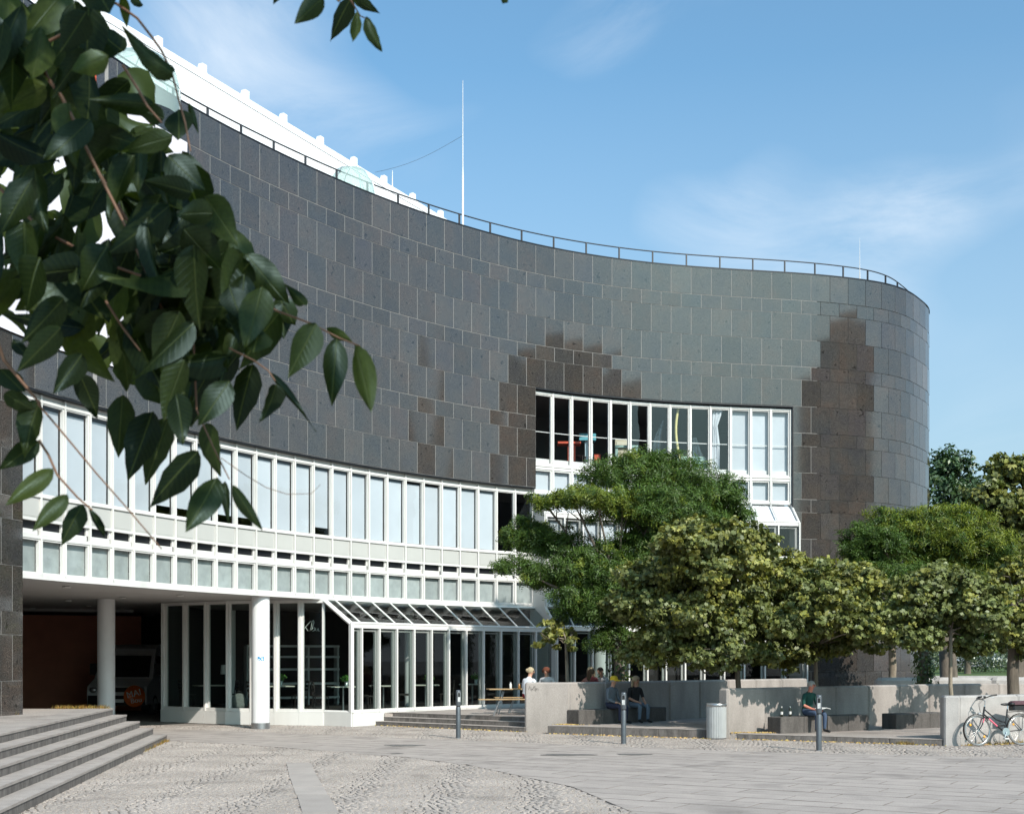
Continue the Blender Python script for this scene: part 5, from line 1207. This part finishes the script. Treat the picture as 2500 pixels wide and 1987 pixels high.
def crown(lobes, n, size, shape, yellow, compound=0, clump=.26, shell=.30, droop=.35, sub=0, ytint=(1.95, 1.6, 1.0)):
    """lobes: (centre, (rx,ry,rz), yellow bias). Leaves gather in clumps near the lobe surface"""
    if sub:
        sl_ = []
        for (c, r, yb) in lobes:
            for q in range(sub):
                d = unit(nr.normal(size=3)); d[2] = abs(d[2])*.9-.25 if nr.random() < .75 else d[2]; d = unit(d); f_ = nr.uniform(.56, .78); k_ = nr.uniform(.40, .60)
                sl_.append((tuple(np.array(c)+d*np.array(r)*f_), (r[0]*k_, r[1]*k_, r[2]*k_*.85), yb+nr.normal(0, .12)))
            sl_.append((c, tuple(x*.66 for x in r), yb-.15))
        lobes = sl_; clump = clump*.62
    area = np.array([l[1][0]*l[1][2]+l[1][0]*l[1][1] for l in lobes]); area = area/area.sum()
    VV = []; TT = []
    for (c, r, yb), a in zip(lobes, area):
        k = max(8, int(n*a/(26 if not compound else 9))); m = int(n*a)
        d = unit(nr.normal(size=(k, 3))); rad = (1-shell*nr.random(k)**1.6)*np.where(nr.random(k) < .18, nr.uniform(.3, .8, k), 1)
        cl = np.array(c)+d*np.array(r)*rad[:, None]*(1+.10*nr.normal(size=(k, 1)))
        ctint = nr.uniform(0, 1, k); bright = nr.uniform(.72, 1.25, k)
        ii = nr.integers(0, k, m); sig = clump*min(1.0, max(r)/1.2)
        C = cl[ii]+nr.normal(size=(m, 3))*np.array((sig, sig, sig*.55)); out = unit((C-np.array(c))/np.array(r))
        Nn = unit(out*.55+np.array((.10, -.15, .55))+nr.normal(size=(m, 3))*.55)
        if compound:
            ax = nr.normal(size=(m, 3)); ax[:, 2] -= .5; ax -= (ax*Nn).sum(1, keepdims=True)*Nn; ax = unit(ax); sd_ = np.cross(Nn, ax); C2 = []; N2 = []; jj = []
            for q in range(compound):
                for sgn in (-1, 1):
                    f_ = (q+.5)/compound; C2.append(C+ax*(f_-.4)*size*compound*.62+sd_*sgn*size*.55-np.array((0,0,1))*(f_**2)*size*.8); N2.append(unit(Nn+sd_*sgn*.25+nr.normal(size=(m, 3))*.15)); jj.append(ii)
            C = np.vstack(C2); Nn = np.vstack(N2); ii = np.concatenate(jj); m = len(C)
        VV.append(leaves_at(C, Nn, size, shape, droop))
        y = np.clip((ctint[ii] < yellow+yb)*nr.uniform(.3, 1, m)+nr.normal(0, .12, m), 0, 1.2)[:, None]
        base = np.array((1, 1, 1))*(1-y)+np.array(ytint)*y
        TT.append(base*(bright[ii]*nr.uniform(.68, 1.28, m))[:, None])
    return np.vstack(VV), np.vstack(TT)
def tree(name, label, base, d, trunk_r, fork, lobes_px, n, size, shape, m_leaf, m_bark=M_BARK, yellow=.2, compound=0, ivy=0, group='trees in front of the museum', depth=.85, clump=.26, twigs=60, trunk_top=None, shell=.30, z0=0.0, dj=.5, sub=0, ytint=(1.95, 1.6, 1.0)):
    base = Vector((base[0], base[1], z0)); tr_ = thing(name, label, 'tree', T(base), group)
    lobes = []
    for k, l in enumerate(lobes_px):
        cx, cy, rx, ry = l[:4]; yb = l[4] if len(l) > 4 else 0; dd = l[5] if len(l) > 5 else dj*math.sin(k*2.3+1)
        c = at(cx, cy, d+dd); s = (d+dd)/F; lobes.append(((c.x, c.y, c.z), (rx*s, (rx+ry)*.5*s*depth, ry*s), yb))
    V, tn = crown(lobes, n, size, shape, yellow, compound, clump, shell, sub=sub, ytint=ytint)
    put('crown', np_mesh('crown', V-np.array(base), len(SHAPES[shape]), m_leaf, tn), tr_)
    fk = Vector(fork); mid = base.lerp(fk, .5)+Vector((rnd.uniform(-.04, .04), 0, 0))*(1+trunk_r*3)
    lo = Vector((0,0,0)); P_ = [base-Vector((0,0,.05)), base+Vector((0,0,.12)), base.lerp(fk, .3), mid, fk]
    MB().tube([p-base for p in P_], [trunk_r*1.25, trunk_r*1.02, trunk_r*.95, trunk_r*.9, trunk_r*.82], 12).put('trunk', tr_, None, m_bark)
    mb = MB()
    for (c, r, yb) in lobes:
        c = Vector(c); q = fk.lerp(c, .55)+Vector((rnd.uniform(-.15, .15), rnd.uniform(-.15, .15), .12*r[2]))
        mb.tube([fk-base-Vector((0,0,.05)), q-base, c-base], [trunk_r*.42, trunk_r*.22, trunk_r*.10], 7)
        for _ in range(max(2, int(twigs/len(lobes)))):
            d_ = Vector(unit(nr.normal(size=3))); e = c+Vector((d_.x*r[0], d_.y*r[1], abs(d_.z)*r[2]*.9-.1*r[2]))*.92; s_ = q.lerp(c, rnd.uniform(.3, 1)); k_ = s_.lerp(e, .5)+Vector((rnd.gauss(0, .08), rnd.gauss(0, .08), rnd.gauss(0, .06)))
            mb.tube([s_-base, k_-base, e-base], [trunk_r*.13, trunk_r*.08, .006], 4, caps=False)
    mb.put('branches', tr_, None, m_bark)
    if ivy:
        m_ = ivy; h = fk.z-base.z; C = np.zeros((m_, 3)); a = nr.uniform(0, 6.28, m_); zz = nr.uniform(0, h*1.05, m_); rr = trunk_r*1.15+np.abs(nr.normal(0, .07, m_))*(1+.8*(zz/h))
        ax = np.array(fk-base); C[:, 0] = rr*np.cos(a)+ax[0]*zz/h; C[:, 1] = rr*np.sin(a)+ax[1]*zz/h; C[:, 2] = zz
        Nn = unit(np.stack([np.cos(a), np.sin(a), nr.uniform(0, .8, m_)], 1)+nr.normal(size=(m_, 3))*.4); q = nr.uniform(.5, 1.6, (m_, 1))
        put('ivy', np_mesh('ivy', leaves_at(C, Nn, .085, 'maple'), 8, L_IVY, np.array((1,1,1))*q*np.where(nr.random((m_,1)) < .2, np.array((1.8,1.4,.8)), 1)), tr_)
    return tr_
tree('locust_tree', 'large dark green locust tree with an ivy covered trunk and open layered crown', (3.22, 37.0), 37.0, .17, (3.05, 37.0, 3.1),
  [(1560,1158,135,52,-.1), (1690,1205,125,72,-.15), (1600,1245,160,62,-.1), (1770,1265,75,50,-.1), (1455,1218,95,40,.75,-1.2), (1395,1215,45,30,.7,-1.1), (1520,1235,50,30,.6,-1.0), (1330,1225,40,30,.4),
   (1285,1305,62,48,.05), (1350,1330,90,42,0), (1262,1388,58,28,-.1), (1335,1420,60,36,0), (1440,1395,130,58,-.05), (1560,1345,95,70,-.1), (1640,1300,100,50,-.1), (1450,1490,95,52,-.1), (1500,1560,80,40,-.1), (1560,1460,90,80,-.1), (1480,1445,120,46,-.1)],
  33000, .080, 'slim', L_LOCUST, yellow=.10, compound=5, ivy=900, twigs=90, clump=.26, depth=.85, sub=10, ytint=(3.3, 2.1, 1.3))
tree('young_tree', 'thin young tree with a small yellowish crown near the wall end', (1.60, 36.4), 36.4, .055, (1.55, 36.4, 2.5), [(1352,1528,38,24,.4), (1330,1560,28,26,.4), (1375,1570,32,26,.35), (1395,1545,22,20,.3)], 900, .13, 'maple', L_MAPLE, M_BARK_L, yellow=.3, twigs=24, clump=.15)
tree('maple_tree', 'wide olive green maple with a drooping yellowish crown in the middle', (5.75, 31.55), 31.4, .075, (5.55, 31.5, 2.2),
  [(1700,1330,95,62,.25,-0.45), (1640,1405,125,72,.0,1.0), (1760,1390,110,80,.2,-0.45), (1600,1490,105,75,-.05,1.0), (1715,1500,140,90,.05,0.35), (1650,1580,110,62,-.1,1.0), (1760,1600,100,48,-.1,-0.45), (1830,1340,75,60,.25,0.35), (1545,1480,60,58,-.05,1.5), (1800,1300,50,35,.3,-0.45), (1560,1600,50,36,-.1,1.5), (1690,1285,50,30,.3,0.35)],
  50000, .106, 'maple', L_MAPLE, yellow=.24, twigs=60, dj=.8, depth=1.35, sub=14)
tree('maple_tree', 'olive maple with straight pale trunk rising behind the man in green', (8.0, 33.35), 32.7, .062, (7.95, 33.3, 2.3),
  [(1950,1395,85,62,.3), (1880,1440,90,75,.1), (2040,1440,95,75,.35), (1960,1500,115,80,.15), (2080,1500,85,70,.25), (1890,1540,85,62,.0), (2020,1570,100,62,.1), (2110,1430,55,50,.3), (1935,1600,60,42,.0), (2120,1560,55,45,.1), (1860,1600,55,35,-.1), (2010,1470,80,62,.1,-3.2), (2070,1525,70,55,.1,-3.0), (1950,1535,70,52,.0,-3.1), (2120,1540,52,45,.0,-3.2)],
  48000, .106, 'maple', L_MAPLE, M_BARK_L, yellow=.28, twigs=60, dj=.7, depth=1.3, sub=14)
tree('locust_tree', 'round locust with yellowing top and ivy wrapped trunk at the right', (12.35, 37.9), 38.2, .15, (12.3, 38.0, 3.0),
  [(2200,1285,100,52,.2), (2295,1272,110,42,.55), (2150,1330,85,66,-.1), (2260,1335,130,80,.15), (2365,1315,105,70,.5), (2435,1370,70,66,.45), (2120,1370,55,45,-.1), (2200,1410,110,62,-.1), (2330,1420,110,60,.05), (2440,1440,55,55,.2)],
  20000, .080, 'slim', L_LOCUST, yellow=.22, compound=5, ivy=1300, twigs=50, clump=.26, sub=12, ytint=(3.3, 2.0, 1.0))
tree('maple_tree', 'maple with slim pole trunk behind the bicycle wall and drooping dark leaves', (10.45, 30.1), 30.1, .052, (10.4, 30.1, 2.6),
  [(2290,1440,85,62,.05), (2370,1450,85,70,.05), (2220,1490,60,52,-.05), (2310,1510,95,62,-.1), (2400,1520,75,55,-.05), (2250,1550,60,36,-.1), (2330,1420,70,40,.1), (2215,1560,50,38,-.1), (2370,1575,60,30,-.1)],
  30000, .102, 'maple', L_MAPLE, M_BARK_L, yellow=.14, twigs=50, depth=1.4, sub=13)
tree('park_tree', 'bark coloured sunlit trunk and shaded crown behind the two maples', (13.0, 43.4), 43.0, .14, (12.95, 43.4, 3.3), [(2140,1500,70,50,-.1), (2200,1520,80,55,-.1), (2160,1440,80,55,-.1)], 3500, .13, 'maple', L_MAPLE, M_BARK_L, yellow=.1, twigs=24)
tree('maple_tree', 'yellow green maple cut by the right edge of the picture', (13.65, 34.6), 34.4, .17, (13.7, 34.6, 3.0), [(2470,1420,60,60,.35), (2495,1490,75,70,.3,-2.4), (2470,1520,50,46,.1,-2.6), (2540,1400,80,90,.2), (2460,1540,50,50,.1), (2530,1570,80,60,.0)], 7000, .13, 'maple', L_MAPLE, yellow=.3, twigs=30, sub=7)
GP = 'tall park trees far to the right'
tree('poplar_tree', 'tall dark green poplar just right of the dark facade', (25.5, 74.5), 74, .35, (25, 74.3, 9), [(2300,1150,58,58), (2345,1140,38,50), (2320,1215,75,60), (2365,1195,36,45), (2310,1290,70,60), (2360,1290,45,50), (2345,1350,85,50)], 11000, .30, 'diamond', L_POPLAR, yellow=.05, group=GP, twigs=30, clump=.6, sub=7)
tree('park_tree', 'big dark park tree with brownish leaves at the right edge', (26.5, 66.5), 66, .4, (26.4, 66.4, 6), [(2450,1165,62,52,.15), (2500,1150,70,42,.15), (2430,1225,55,60,.1), (2500,1240,95,75,.1), (2410,1290,45,50,.0), (2470,1320,85,60,.05), (2540,1330,80,90), (2420,1360,60,45), (2480,1400,90,50)], 17000, .28, 'maple', L_MAPLE, yellow=.22, group=GP, twigs=40, clump=.5, sub=7)
tree('park_tree', 'pale green park tree low beside the dark facade', (31.5, 90.5), 90, .3, (31, 90, 6), [(2310,1320,55,60), (2350,1390,60,60), (2395,1370,40,50), (2310,1420,60,60), (2390,1440,60,60)], 7000, .34, 'diamond', leafmat('willow_leaf', (.085,.12,.06), .3, .1), yellow=.1, group=GP, twigs=20, clump=.6, sub=6)
tree('park_tree', 'shadowy park tree standing on the far lawn', (47, 131), 130, .35, (46.8, 130.4, 4), [(2330,1500,70,60), (2400,1480,70,60), (2460,1500,60,60), (2370,1545,80,40), (2500,1530,60,50)], 7000, .45, 'maple', L_LOCUST, yellow=.1, group=GP, twigs=16, clump=.6)
# shrubbery mass along the lawn
lob = [(tuple(at(2260+i*34+rnd.uniform(-8, 8), 1615-rnd.uniform(0, 22), 150+rnd.uniform(-6, 6))), (2.2, 2.0, rnd.uniform(1.3, 2.3)), rnd.uniform(-.1, .2)) for i in range(16)]
V, tn = crown(lob, 14000, .34, 'diamond', .15, clump=.6)
struct('shrubbery', np_mesh('shrubbery', V, 4, leafmat('shrub_leaf', (.075,.105,.055), .25, .12), tn), I4, 'stuff')
# wood far beyond the lawn
lob = [((40+i*9+rnd.uniform(-3, 3), 215+rnd.uniform(-8, 8), 6+rnd.uniform(-1, 4)), (7, 5, rnd.uniform(6, 9)), 0) for i in range(16)]
V, tn = crown(lob, 15000, .8, 'diamond', .1, clump=1.3)
struct('far_wood', np_mesh('far_wood', V, 4, L_POPLAR, tn), I4, 'stuff')
# ------------------------------------------------------------------ what the polished granite mirrors: a block and a spire across the square
blk = thing('office_block', 'brown brick office block across the square mirrored in the granite', 'building', T(52, 16, 0))
M_BRK = mat('brown_brick', (.07,.058,.05), .9, var=.15, vs=1)
MB().box(44, 60, 4, 27, 0, 23).put('wall', blk, I4, M_BRK); MB().box(46, 58, 9, 22, 23.0, 25.2).put('roof_storey', blk, I4, M_BRK)
MB().box(43.8, 60, 3.8, 27.2, 23.01, 23.4).box(45.8, 58.2, 8.8, 22.2, 25.21, 25.5).put('roof_edge', blk, I4, M_DARKMETAL)
me_w = MB().box(-.04, .03, -.7, .7, 0, 1.7).mesh('window', M_VGL)
for fl in range(6):
    for k in range(9): put('window', me_w, blk, T(43.98, 5.8+k*2.45, 2.0+fl*3.5))
chs = thing('church_spire', 'slender brick church spire beyond the office block', 'church', T(62, 37, 0))
MB().box(60.4, 63.6, 35.4, 38.6, 0, 16).put('tower', chs, I4, M_BRK); MB().lathe([(2.3,16.01),(1.1,21),(.05,30)], 8, smooth=False).put('spire', chs, T(62, 37, 0), M_DARKMETAL)
# ------------------------------------------------------------------ the near branch at the left: big compound leaves
def fgleaf():
    m = newmat('near_leaf'); t = m.node_tree; n = t.nodes; l = t.links
    for x in list(n): n.remove(x)
    o = n.new('ShaderNodeOutputMaterial'); tcn = n.new('ShaderNodeTexCoord'); sp = n.new('ShaderNodeSeparateXYZ'); l.new(tcn.outputs['Object'], sp.inputs[0])
    ab = n.new('ShaderNodeMath'); ab.operation = 'ABSOLUTE'; l.new(sp.outputs[1], ab.inputs[0])
    mid = ramp(t, ab.outputs[0], [(.012, 1), (.030, 0)])
    a1 = n.new('ShaderNodeMath'); a1.operation = 'MULTIPLY_ADD'; l.new(ab.outputs[0], a1.inputs[0]); a1.inputs[1].default_value = -.42; l.new(sp.outputs[0], a1.inputs[2])
    a2 = n.new('ShaderNodeMath'); a2.operation = 'MULTIPLY'; l.new(a1.outputs[0], a2.inputs[0]); a2.inputs[1].default_value = 11
    a3 = n.new('ShaderNodeMath'); a3.operation = 'FRACT'; l.new(a2.outputs[0], a3.inputs[0])
    vein = ramp(t, a3.outputs[0], [(.0, .14), (.09, .0)]); vein.color_ramp.elements.new(.91).color = (0,0,0,1); vein.color_ramp.elements[-1].color = (.14,.14,.14,1)
    mxv = n.new('ShaderNodeMath'); mxv.operation = 'MAXIMUM'; l.new(mid.outputs[0], mxv.inputs[0]); l.new(vein.outputs[0], mxv.inputs[1])
    oi = n.new('ShaderNodeObjectInfo'); base = ramp(t, oi.outputs['Random'], [(0, (.006,.011,.003)), (.45, (.012,.021,.006)), (.85, (.022,.034,.009)), (1, (.055,.075,.016))])
    nz = n.new('ShaderNodeTexNoise'); nz.inputs['Scale'].default_value = 9; l.new(tcn.outputs['Object'], nz.inputs['Vector']); nr_ = ramp(t, nz.outputs['Fac'], [(.35, .82), (.7, 1.15)])
    mm = n.new('ShaderNodeMixRGB'); mm.blend_type = 'MULTIPLY'; mm.inputs[0].default_value = 1; l.new(base.outputs[0], mm.inputs[1]); l.new(nr_.outputs[0], mm.inputs[2])
    col = n.new('ShaderNodeMixRGB'); l.new(mxv.outputs[0], col.inputs[0]); l.new(mm.outputs[0], col.inputs[1]); col.inputs[2].default_value = (.045,.060,.020,1)
    d = n.new('ShaderNodeBsdfDiffuse'); tr = n.new('ShaderNodeBsdfTranslucent'); g = n.new('ShaderNodeBsdfGlossy'); g.inputs['Roughness'].default_value = .42; g.inputs[0].default_value = (.55,.75,.8,1)
    l.new(col.outputs[0], d.inputs[0]); tmx = n.new('ShaderNodeMixRGB'); tmx.blend_type = 'MULTIPLY'; tmx.inputs[0].default_value = 1; l.new(col.outputs[0], tmx.inputs[1]); tmx.inputs[2].default_value = (2.0,2.2,.6,1); l.new(tmx.outputs[0], tr.inputs[0])
    m1 = n.new('ShaderNodeMixShader'); m1.inputs[0].default_value = .35; l.new(d.outputs[0], m1.inputs[1]); l.new(tr.outputs[0], m1.inputs[2])
    m2 = n.new('ShaderNodeMixShader'); m2.inputs[0].default_value = .018; l.new(m1.outputs[0], m2.inputs[1]); l.new(g.outputs[0], m2.inputs[2])
    bp_ = n.new('ShaderNodeBump'); bp_.inputs['Strength'].default_value = .5; bp_.inputs['Distance'].default_value = .004; bp_.invert = True; l.new(mxv.outputs[0], bp_.inputs['Height'])
    for s_ in (d, g): l.new(bp_.outputs[0], s_.inputs['Normal'])
    l.new(m2.outputs[0], o.inputs[0]); return m
M_NEAR = fgleaf()
def near_leaf_mesh(curl, fold, wob, ph, teeth):
    xs = [0,.04,.12,.24,.38,.52,.66,.79,.90,.97,1.0]; wd = [.0,.19,.37,.475,.50,.44,.335,.215,.11,.035,.0]
    rows_ = []
    for i, (x, w_) in enumerate(zip(xs, wd)):
        r_ = []
        for v_ in (-1, -.5, 0, .5, 1):
            e = 1+(teeth*(.06 if i % 2 else -.04) if abs(v_) == 1 else 0)
            y = v_*w_*e; bend = curl*x*x; z_ = -bend*.35+abs(v_)*w_*fold+wob*math.sin(5*x+ph+2*v_)*.05*abs(v_); r_.append((x, y+.06*wob*math.sin(3*x+ph)*x, z_))
        rows_.append(r_)
    mb = MB(); mb.add([p for r_ in rows_ for p in r_], [(i*5+j, i*5+j+1, (i+1)*5+j+1, (i+1)*5+j) for i in range(len(xs)-1) for j in range(4)], 0, True)
    return mb.mesh('leaf', M_NEAR)
LM = [near_leaf_mesh(c_, f_, w_, p_, t_) for c_, f_, w_, p_, t_ in ((.3,.16,.6,0,0), (.7,.25,1,1.2,1), (.1,.10,.8,2.5,0), (1.0,.30,1.2,4,1), (.5,.05,1,5.2,0), (-.4,.2,.7,.6,1))]
near = thing('ailanthus_tree', 'overhanging tree of large dark pointed leaves close at the upper left', 'tree', T(-2.7, -.9, 0))
def near_leaf(bx, by, tx, ty, w, d=2.8, dd=0., roll=0., k=None, m=None):
    b = at(bx, by, d); t_ = at(tx, ty, d+dd); x = t_-b; Lx = x.length; x /= Lx
    view = ((b+t_)/2-Vector((0,0,EYE))).normalized(); y = view.cross(x).normalized(); z_ = x.cross(y)
    c, s = math.cos(roll), math.sin(roll); y, z_ = y*c+z_*s, z_*c-y*s
    W_ = w*d/F/max(.35, abs(c)); M_ = Matrix(((x.x*Lx, y.x*W_, z_.x*Lx, b.x), (x.y*Lx, y.y*W_, z_.y*Lx, b.y), (x.z*Lx, y.z*W_, z_.z*Lx, b.z), (0,0,0,1)))
    o = bpy.data.objects.new('leaf', LM[rnd.randrange(6)] if k is None else LM[k]); COL.objects.link(o); o.parent = near; o.matrix_local = WM[near.name].inverted() @ M_
NLV = [(129,1143,13,1239,62),(164,1206,79,1301,58),(202,1231,142,1327,62),(217,1241,269,1326,24),(98,976,40,1115,72),(95,1077,-6,1150,66),(148,800,47,907,82),(201,863,132,967,74),(195,913,240,1017,74),(299,964,287,1112,84),(372,1005,318,1164,104),
 (410,1020,362,1181,88),(485,1100,353,1233,88),(530,1165,457,1306,92),(548,1175,561,1273,30),(567,1184,637,1295,44),(504,1033,548,1165,70),(617,888,572,1049,84),(674,939,654,1024,60),(661,910,774,1054,22),(772,790,702,925,92),(822,827,809,995,78),
 (866,844,917,1014,74),(797,803,852,832,34),(535,870,463,980,86),(633,800,617,879,92),(590,818,662,838,62),(560,930,478,1050,90),(430,960,455,1090,84),
 (789,-6,717,61,64),(859,-8,799,97,54),(873,28,860,122,36),(894,42,930,139,42),(864,-4,931,42,34),(690,-30,668,10,30),(1240,-14,1226,12,26),
 (225,-45,272,42,120),(299,-8,314,62,34),(322,-14,352,32,30),(422,180,315,108,66),(460,252,486,330,20),(436,268,440,352,92),(264,135,166,182,72),(375,255,222,247,62),(175,285,10,332,74),(112,210,-5,275,84),(420,335,285,368,60),(300,125,210,60,80),
 (120,20,40,100,90),(210,30,150,130,90),(60,10,10,70,80),(470,470,360,440,70),(520,520,430,520,80),(560,580,470,600,84),(640,690,560,660,80),(700,720,640,690,60),(745,745,700,700,40),(610,640,545,720,90),(500,430,420,400,60),(400,290,330,260,60),
 (690,740,690,830,70),(470,560,500,660,80),(560,700,590,790,84),(30,830,70,870,40),(0,900,60,960,70),(10,960,95,1010,60),
 (560,560,640,725,104),(600,620,705,745,98),(500,480,592,605,104),(640,700,600,862,104),(560,640,520,805,112),(470,440,522,565,92),(680,722,722,805,76),(520,700,582,862,104),(450,560,545,664,112),(410,380,500,470,96),(380,600,450,760,116),(420,720,480,880,110),(330,760,360,930,112),(350,880,420,1030,100)]
for l in NLV: near_leaf(*l[:4], l[4]*.78, d=2.75+.25*math.sin(l[0]*.7+l[1]*.3), dd=rnd.uniform(-.05, .06), roll=rnd.uniform(-.5, .5))
POLY = [(-40,-40),(235,-40),(250,50),(290,130),(330,215),(405,290),(455,350),(500,440),(555,560),(640,650),(735,715),(750,765),(690,800),(610,835),(560,905),(520,1000),(430,1060),(330,990),(240,900),(120,860),(-40,820)]
cnt = 0
while cnt < 194:
    bx, by = (rnd.uniform(-40, 760), rnd.uniform(-40, 1050)) if cnt < 168 else (rnd.uniform(380, 760), rnd.uniform(380, 800)); L_ = rnd.uniform(130, 215); a = rnd.gauss(math.pi/2+.3, .6); tx, ty = bx+L_*math.cos(a), by+L_*math.sin(a)
    if not inpoly(np.array([(bx, by), (tx, ty)]), POLY).all(): continue
    near_leaf(bx, by, tx, ty, rnd.uniform(46, 84), d=rnd.uniform(2.55, 3.3), dd=rnd.uniform(-.07, .07), roll=rnd.uniform(-1.1, 1.1)); cnt += 1
fill = MB(); cnt = 0
while cnt < 95:
    bx, by = rnd.uniform(-60, 600), rnd.uniform(-60, 900); L_ = rnd.uniform(100, 150); a = rnd.gauss(math.pi/2, .9); tx, ty = bx+L_*math.cos(a), by+L_*math.sin(a)
    if not inpoly(np.array([(bx, by), (tx, ty)]), POLY).all() or rnd.random() < .1: continue
    d = rnd.uniform(3.4, 4.2); b = at(bx, by, d)-Vector((-2.7,-.9,0)); t_ = at(tx, ty, d+rnd.uniform(-.1, .1))-Vector((-2.7,-.9,0)); x = t_-b; Lx = x.length; x /= Lx; y = Vector(unit(nr.normal(size=3))); y = (y-x*y.dot(x)).normalized(); z_ = x.cross(y)
    M_ = Matrix(((x.x*Lx, y.x*Lx*.55, z_.x*Lx, b.x), (x.y*Lx, y.y*Lx*.55, z_.y*Lx, b.y), (x.z*Lx, y.z*Lx*.55, z_.z*Lx, b.z), (0,0,0,1))); src = LM[cnt % 6]
    fill.add([tuple(v.co) for v in src.vertices], [tuple(p.vertices) for p in src.polygons], 0, True, M_); cnt += 1
o = put('foliage', fill.mesh('inner_foliage', M_NEAR), near); o['kind'] = 'stuff'
def stem(nm, pts, r, d, m=M_TWIG):
    n = len(pts); P_ = [at(p[0], p[1], d+(p[2] if len(p) > 2 else 0))-Vector((-2.7,-.9,0)) for p in pts]
    MB().tube(P_, [r*.72*(1-.5*i/n) for i in range(n)], 7).put(nm, near, None, m)
stem('stalk', [(-60,60),(50,108),(95,115),(150,85),(190,74)], .0062, 2.70); stem('stalk', [(80,100),(115,190),(150,235),(178,290),(205,350),(245,430),(290,520),(330,600),(380,720),(430,830)], .0062, 2.62)
stem('stalk', [(285,10),(335,45),(370,90),(395,125),(420,180),(435,240),(452,300),(465,370)], .0042, 2.66); stem('stalk', [(92,985),(160,1065),(235,1155),(310,1240),(395,1340)], .0032, 2.66)
stem('stalk', [(540,1118),(600,1160),(650,1190),(700,1206),(760,1205),(782,1183)], .0014, 2.8); stem('stalk', [(95,1075),(118,1110),(140,1160),(190,1215),(225,1245)], .0045, 2.72)
stem('stalk', [(595,720),(680,760),(760,790),(830,826),(880,845)], .0036, 2.72); stem('stalk', [(560,850),(620,880),(655,905),(672,930)], .003, 2.7); stem('stalk', [(810,-20),(856,0),(880,40),(905,50)], .0026, 2.76)
stem('stalk', [(258,735),(300,800),(345,860)], .004, 2.62); stem('stalk', [(300,160),(335,215),(360,260),(395,300)], .0045, 2.60); stem('stalk', [(480,1000),(520,1090),(560,1170)], .003, 2.75)
stem('stalk', [(-60,700),(10,880),(60,940),(98,985)], .006, 2.64); stem('stalk', [(-50,-20),(120,-40),(285,10)], .006, 2.7); stem('stalk', [(-60,400),(100,560),(250,640),(420,700),(595,720)], .006, 2.9); stem('stalk', [(240,420),(360,620),(470,780),(480,1000)], .005, 2.85)
o_ = Vector((-2.7, -.9, 0))
MB().tube([Vector(p)-o_ for p in ((-2.7,-.9,-.05),(-2.7,-.9,.2),(-2.66,-.85,1.8),(-2.55,-.7,3.4),(-2.4,-.6,4.6))], [.21,.17,.15,.13,.10], 12).put('trunk', near, None, M_BARK)
mb = MB()
for pts_, r_ in (([(-2.5,-.65,3.8),(-2.0,.8,4.0),(-1.6,2.1,3.7),(-1.25,2.7,3.32)], .04), ([(-2.4,-.6,4.5),(-1.4,-.2,5.0),(-.2,.3,5.0),(.6,.8,4.9)], .05), ([(-2.5,-.65,3.6),(-1.9,1.2,3.4),(-1.5,2.4,2.9),(-1.24,2.65,2.7)], .03), ([(-1.4,-.2,5.0),(-1.0,1.6,4.6),(-.75,2.6,3.65),(-.9,2.7,3.35)], .025), ([(-.2,.3,5.0),(.2,1.9,4.3),(-.2,2.75,3.5),(-.38,2.76,3.33)], .015), ([(-2.4,-.6,4.5),(-2.8,-1.8,5.4),(-2.0,-3,6)], .05)):
    mb.tube([Vector(p)-o_ for p in pts_], [r_*(1-.22*i) for i in range(len(pts_))], 8)
mb.put('branches', near, None, M_BARK)
V, tn = crown([((.35,.75,4.75), (1.25,.85,.6), 0), ((-.2,1.1,4.6), (.8,.7,.5), 0), ((-.8,-.6,5.4), (2.2,1.5,.9), 0), ((-2.2,-2,5.8), (1.8,1.5,1.0), 0)], 1250, .15, 'diamond', .05, clump=.26, shell=.8)  # unseen crown overhead, placed and thinned to shade the near leaves from the sun
o = put('foliage', np_mesh('foliage', V-np.array(o_), 4, L_LOCUST, tn), near); o['kind'] = 'stuff'
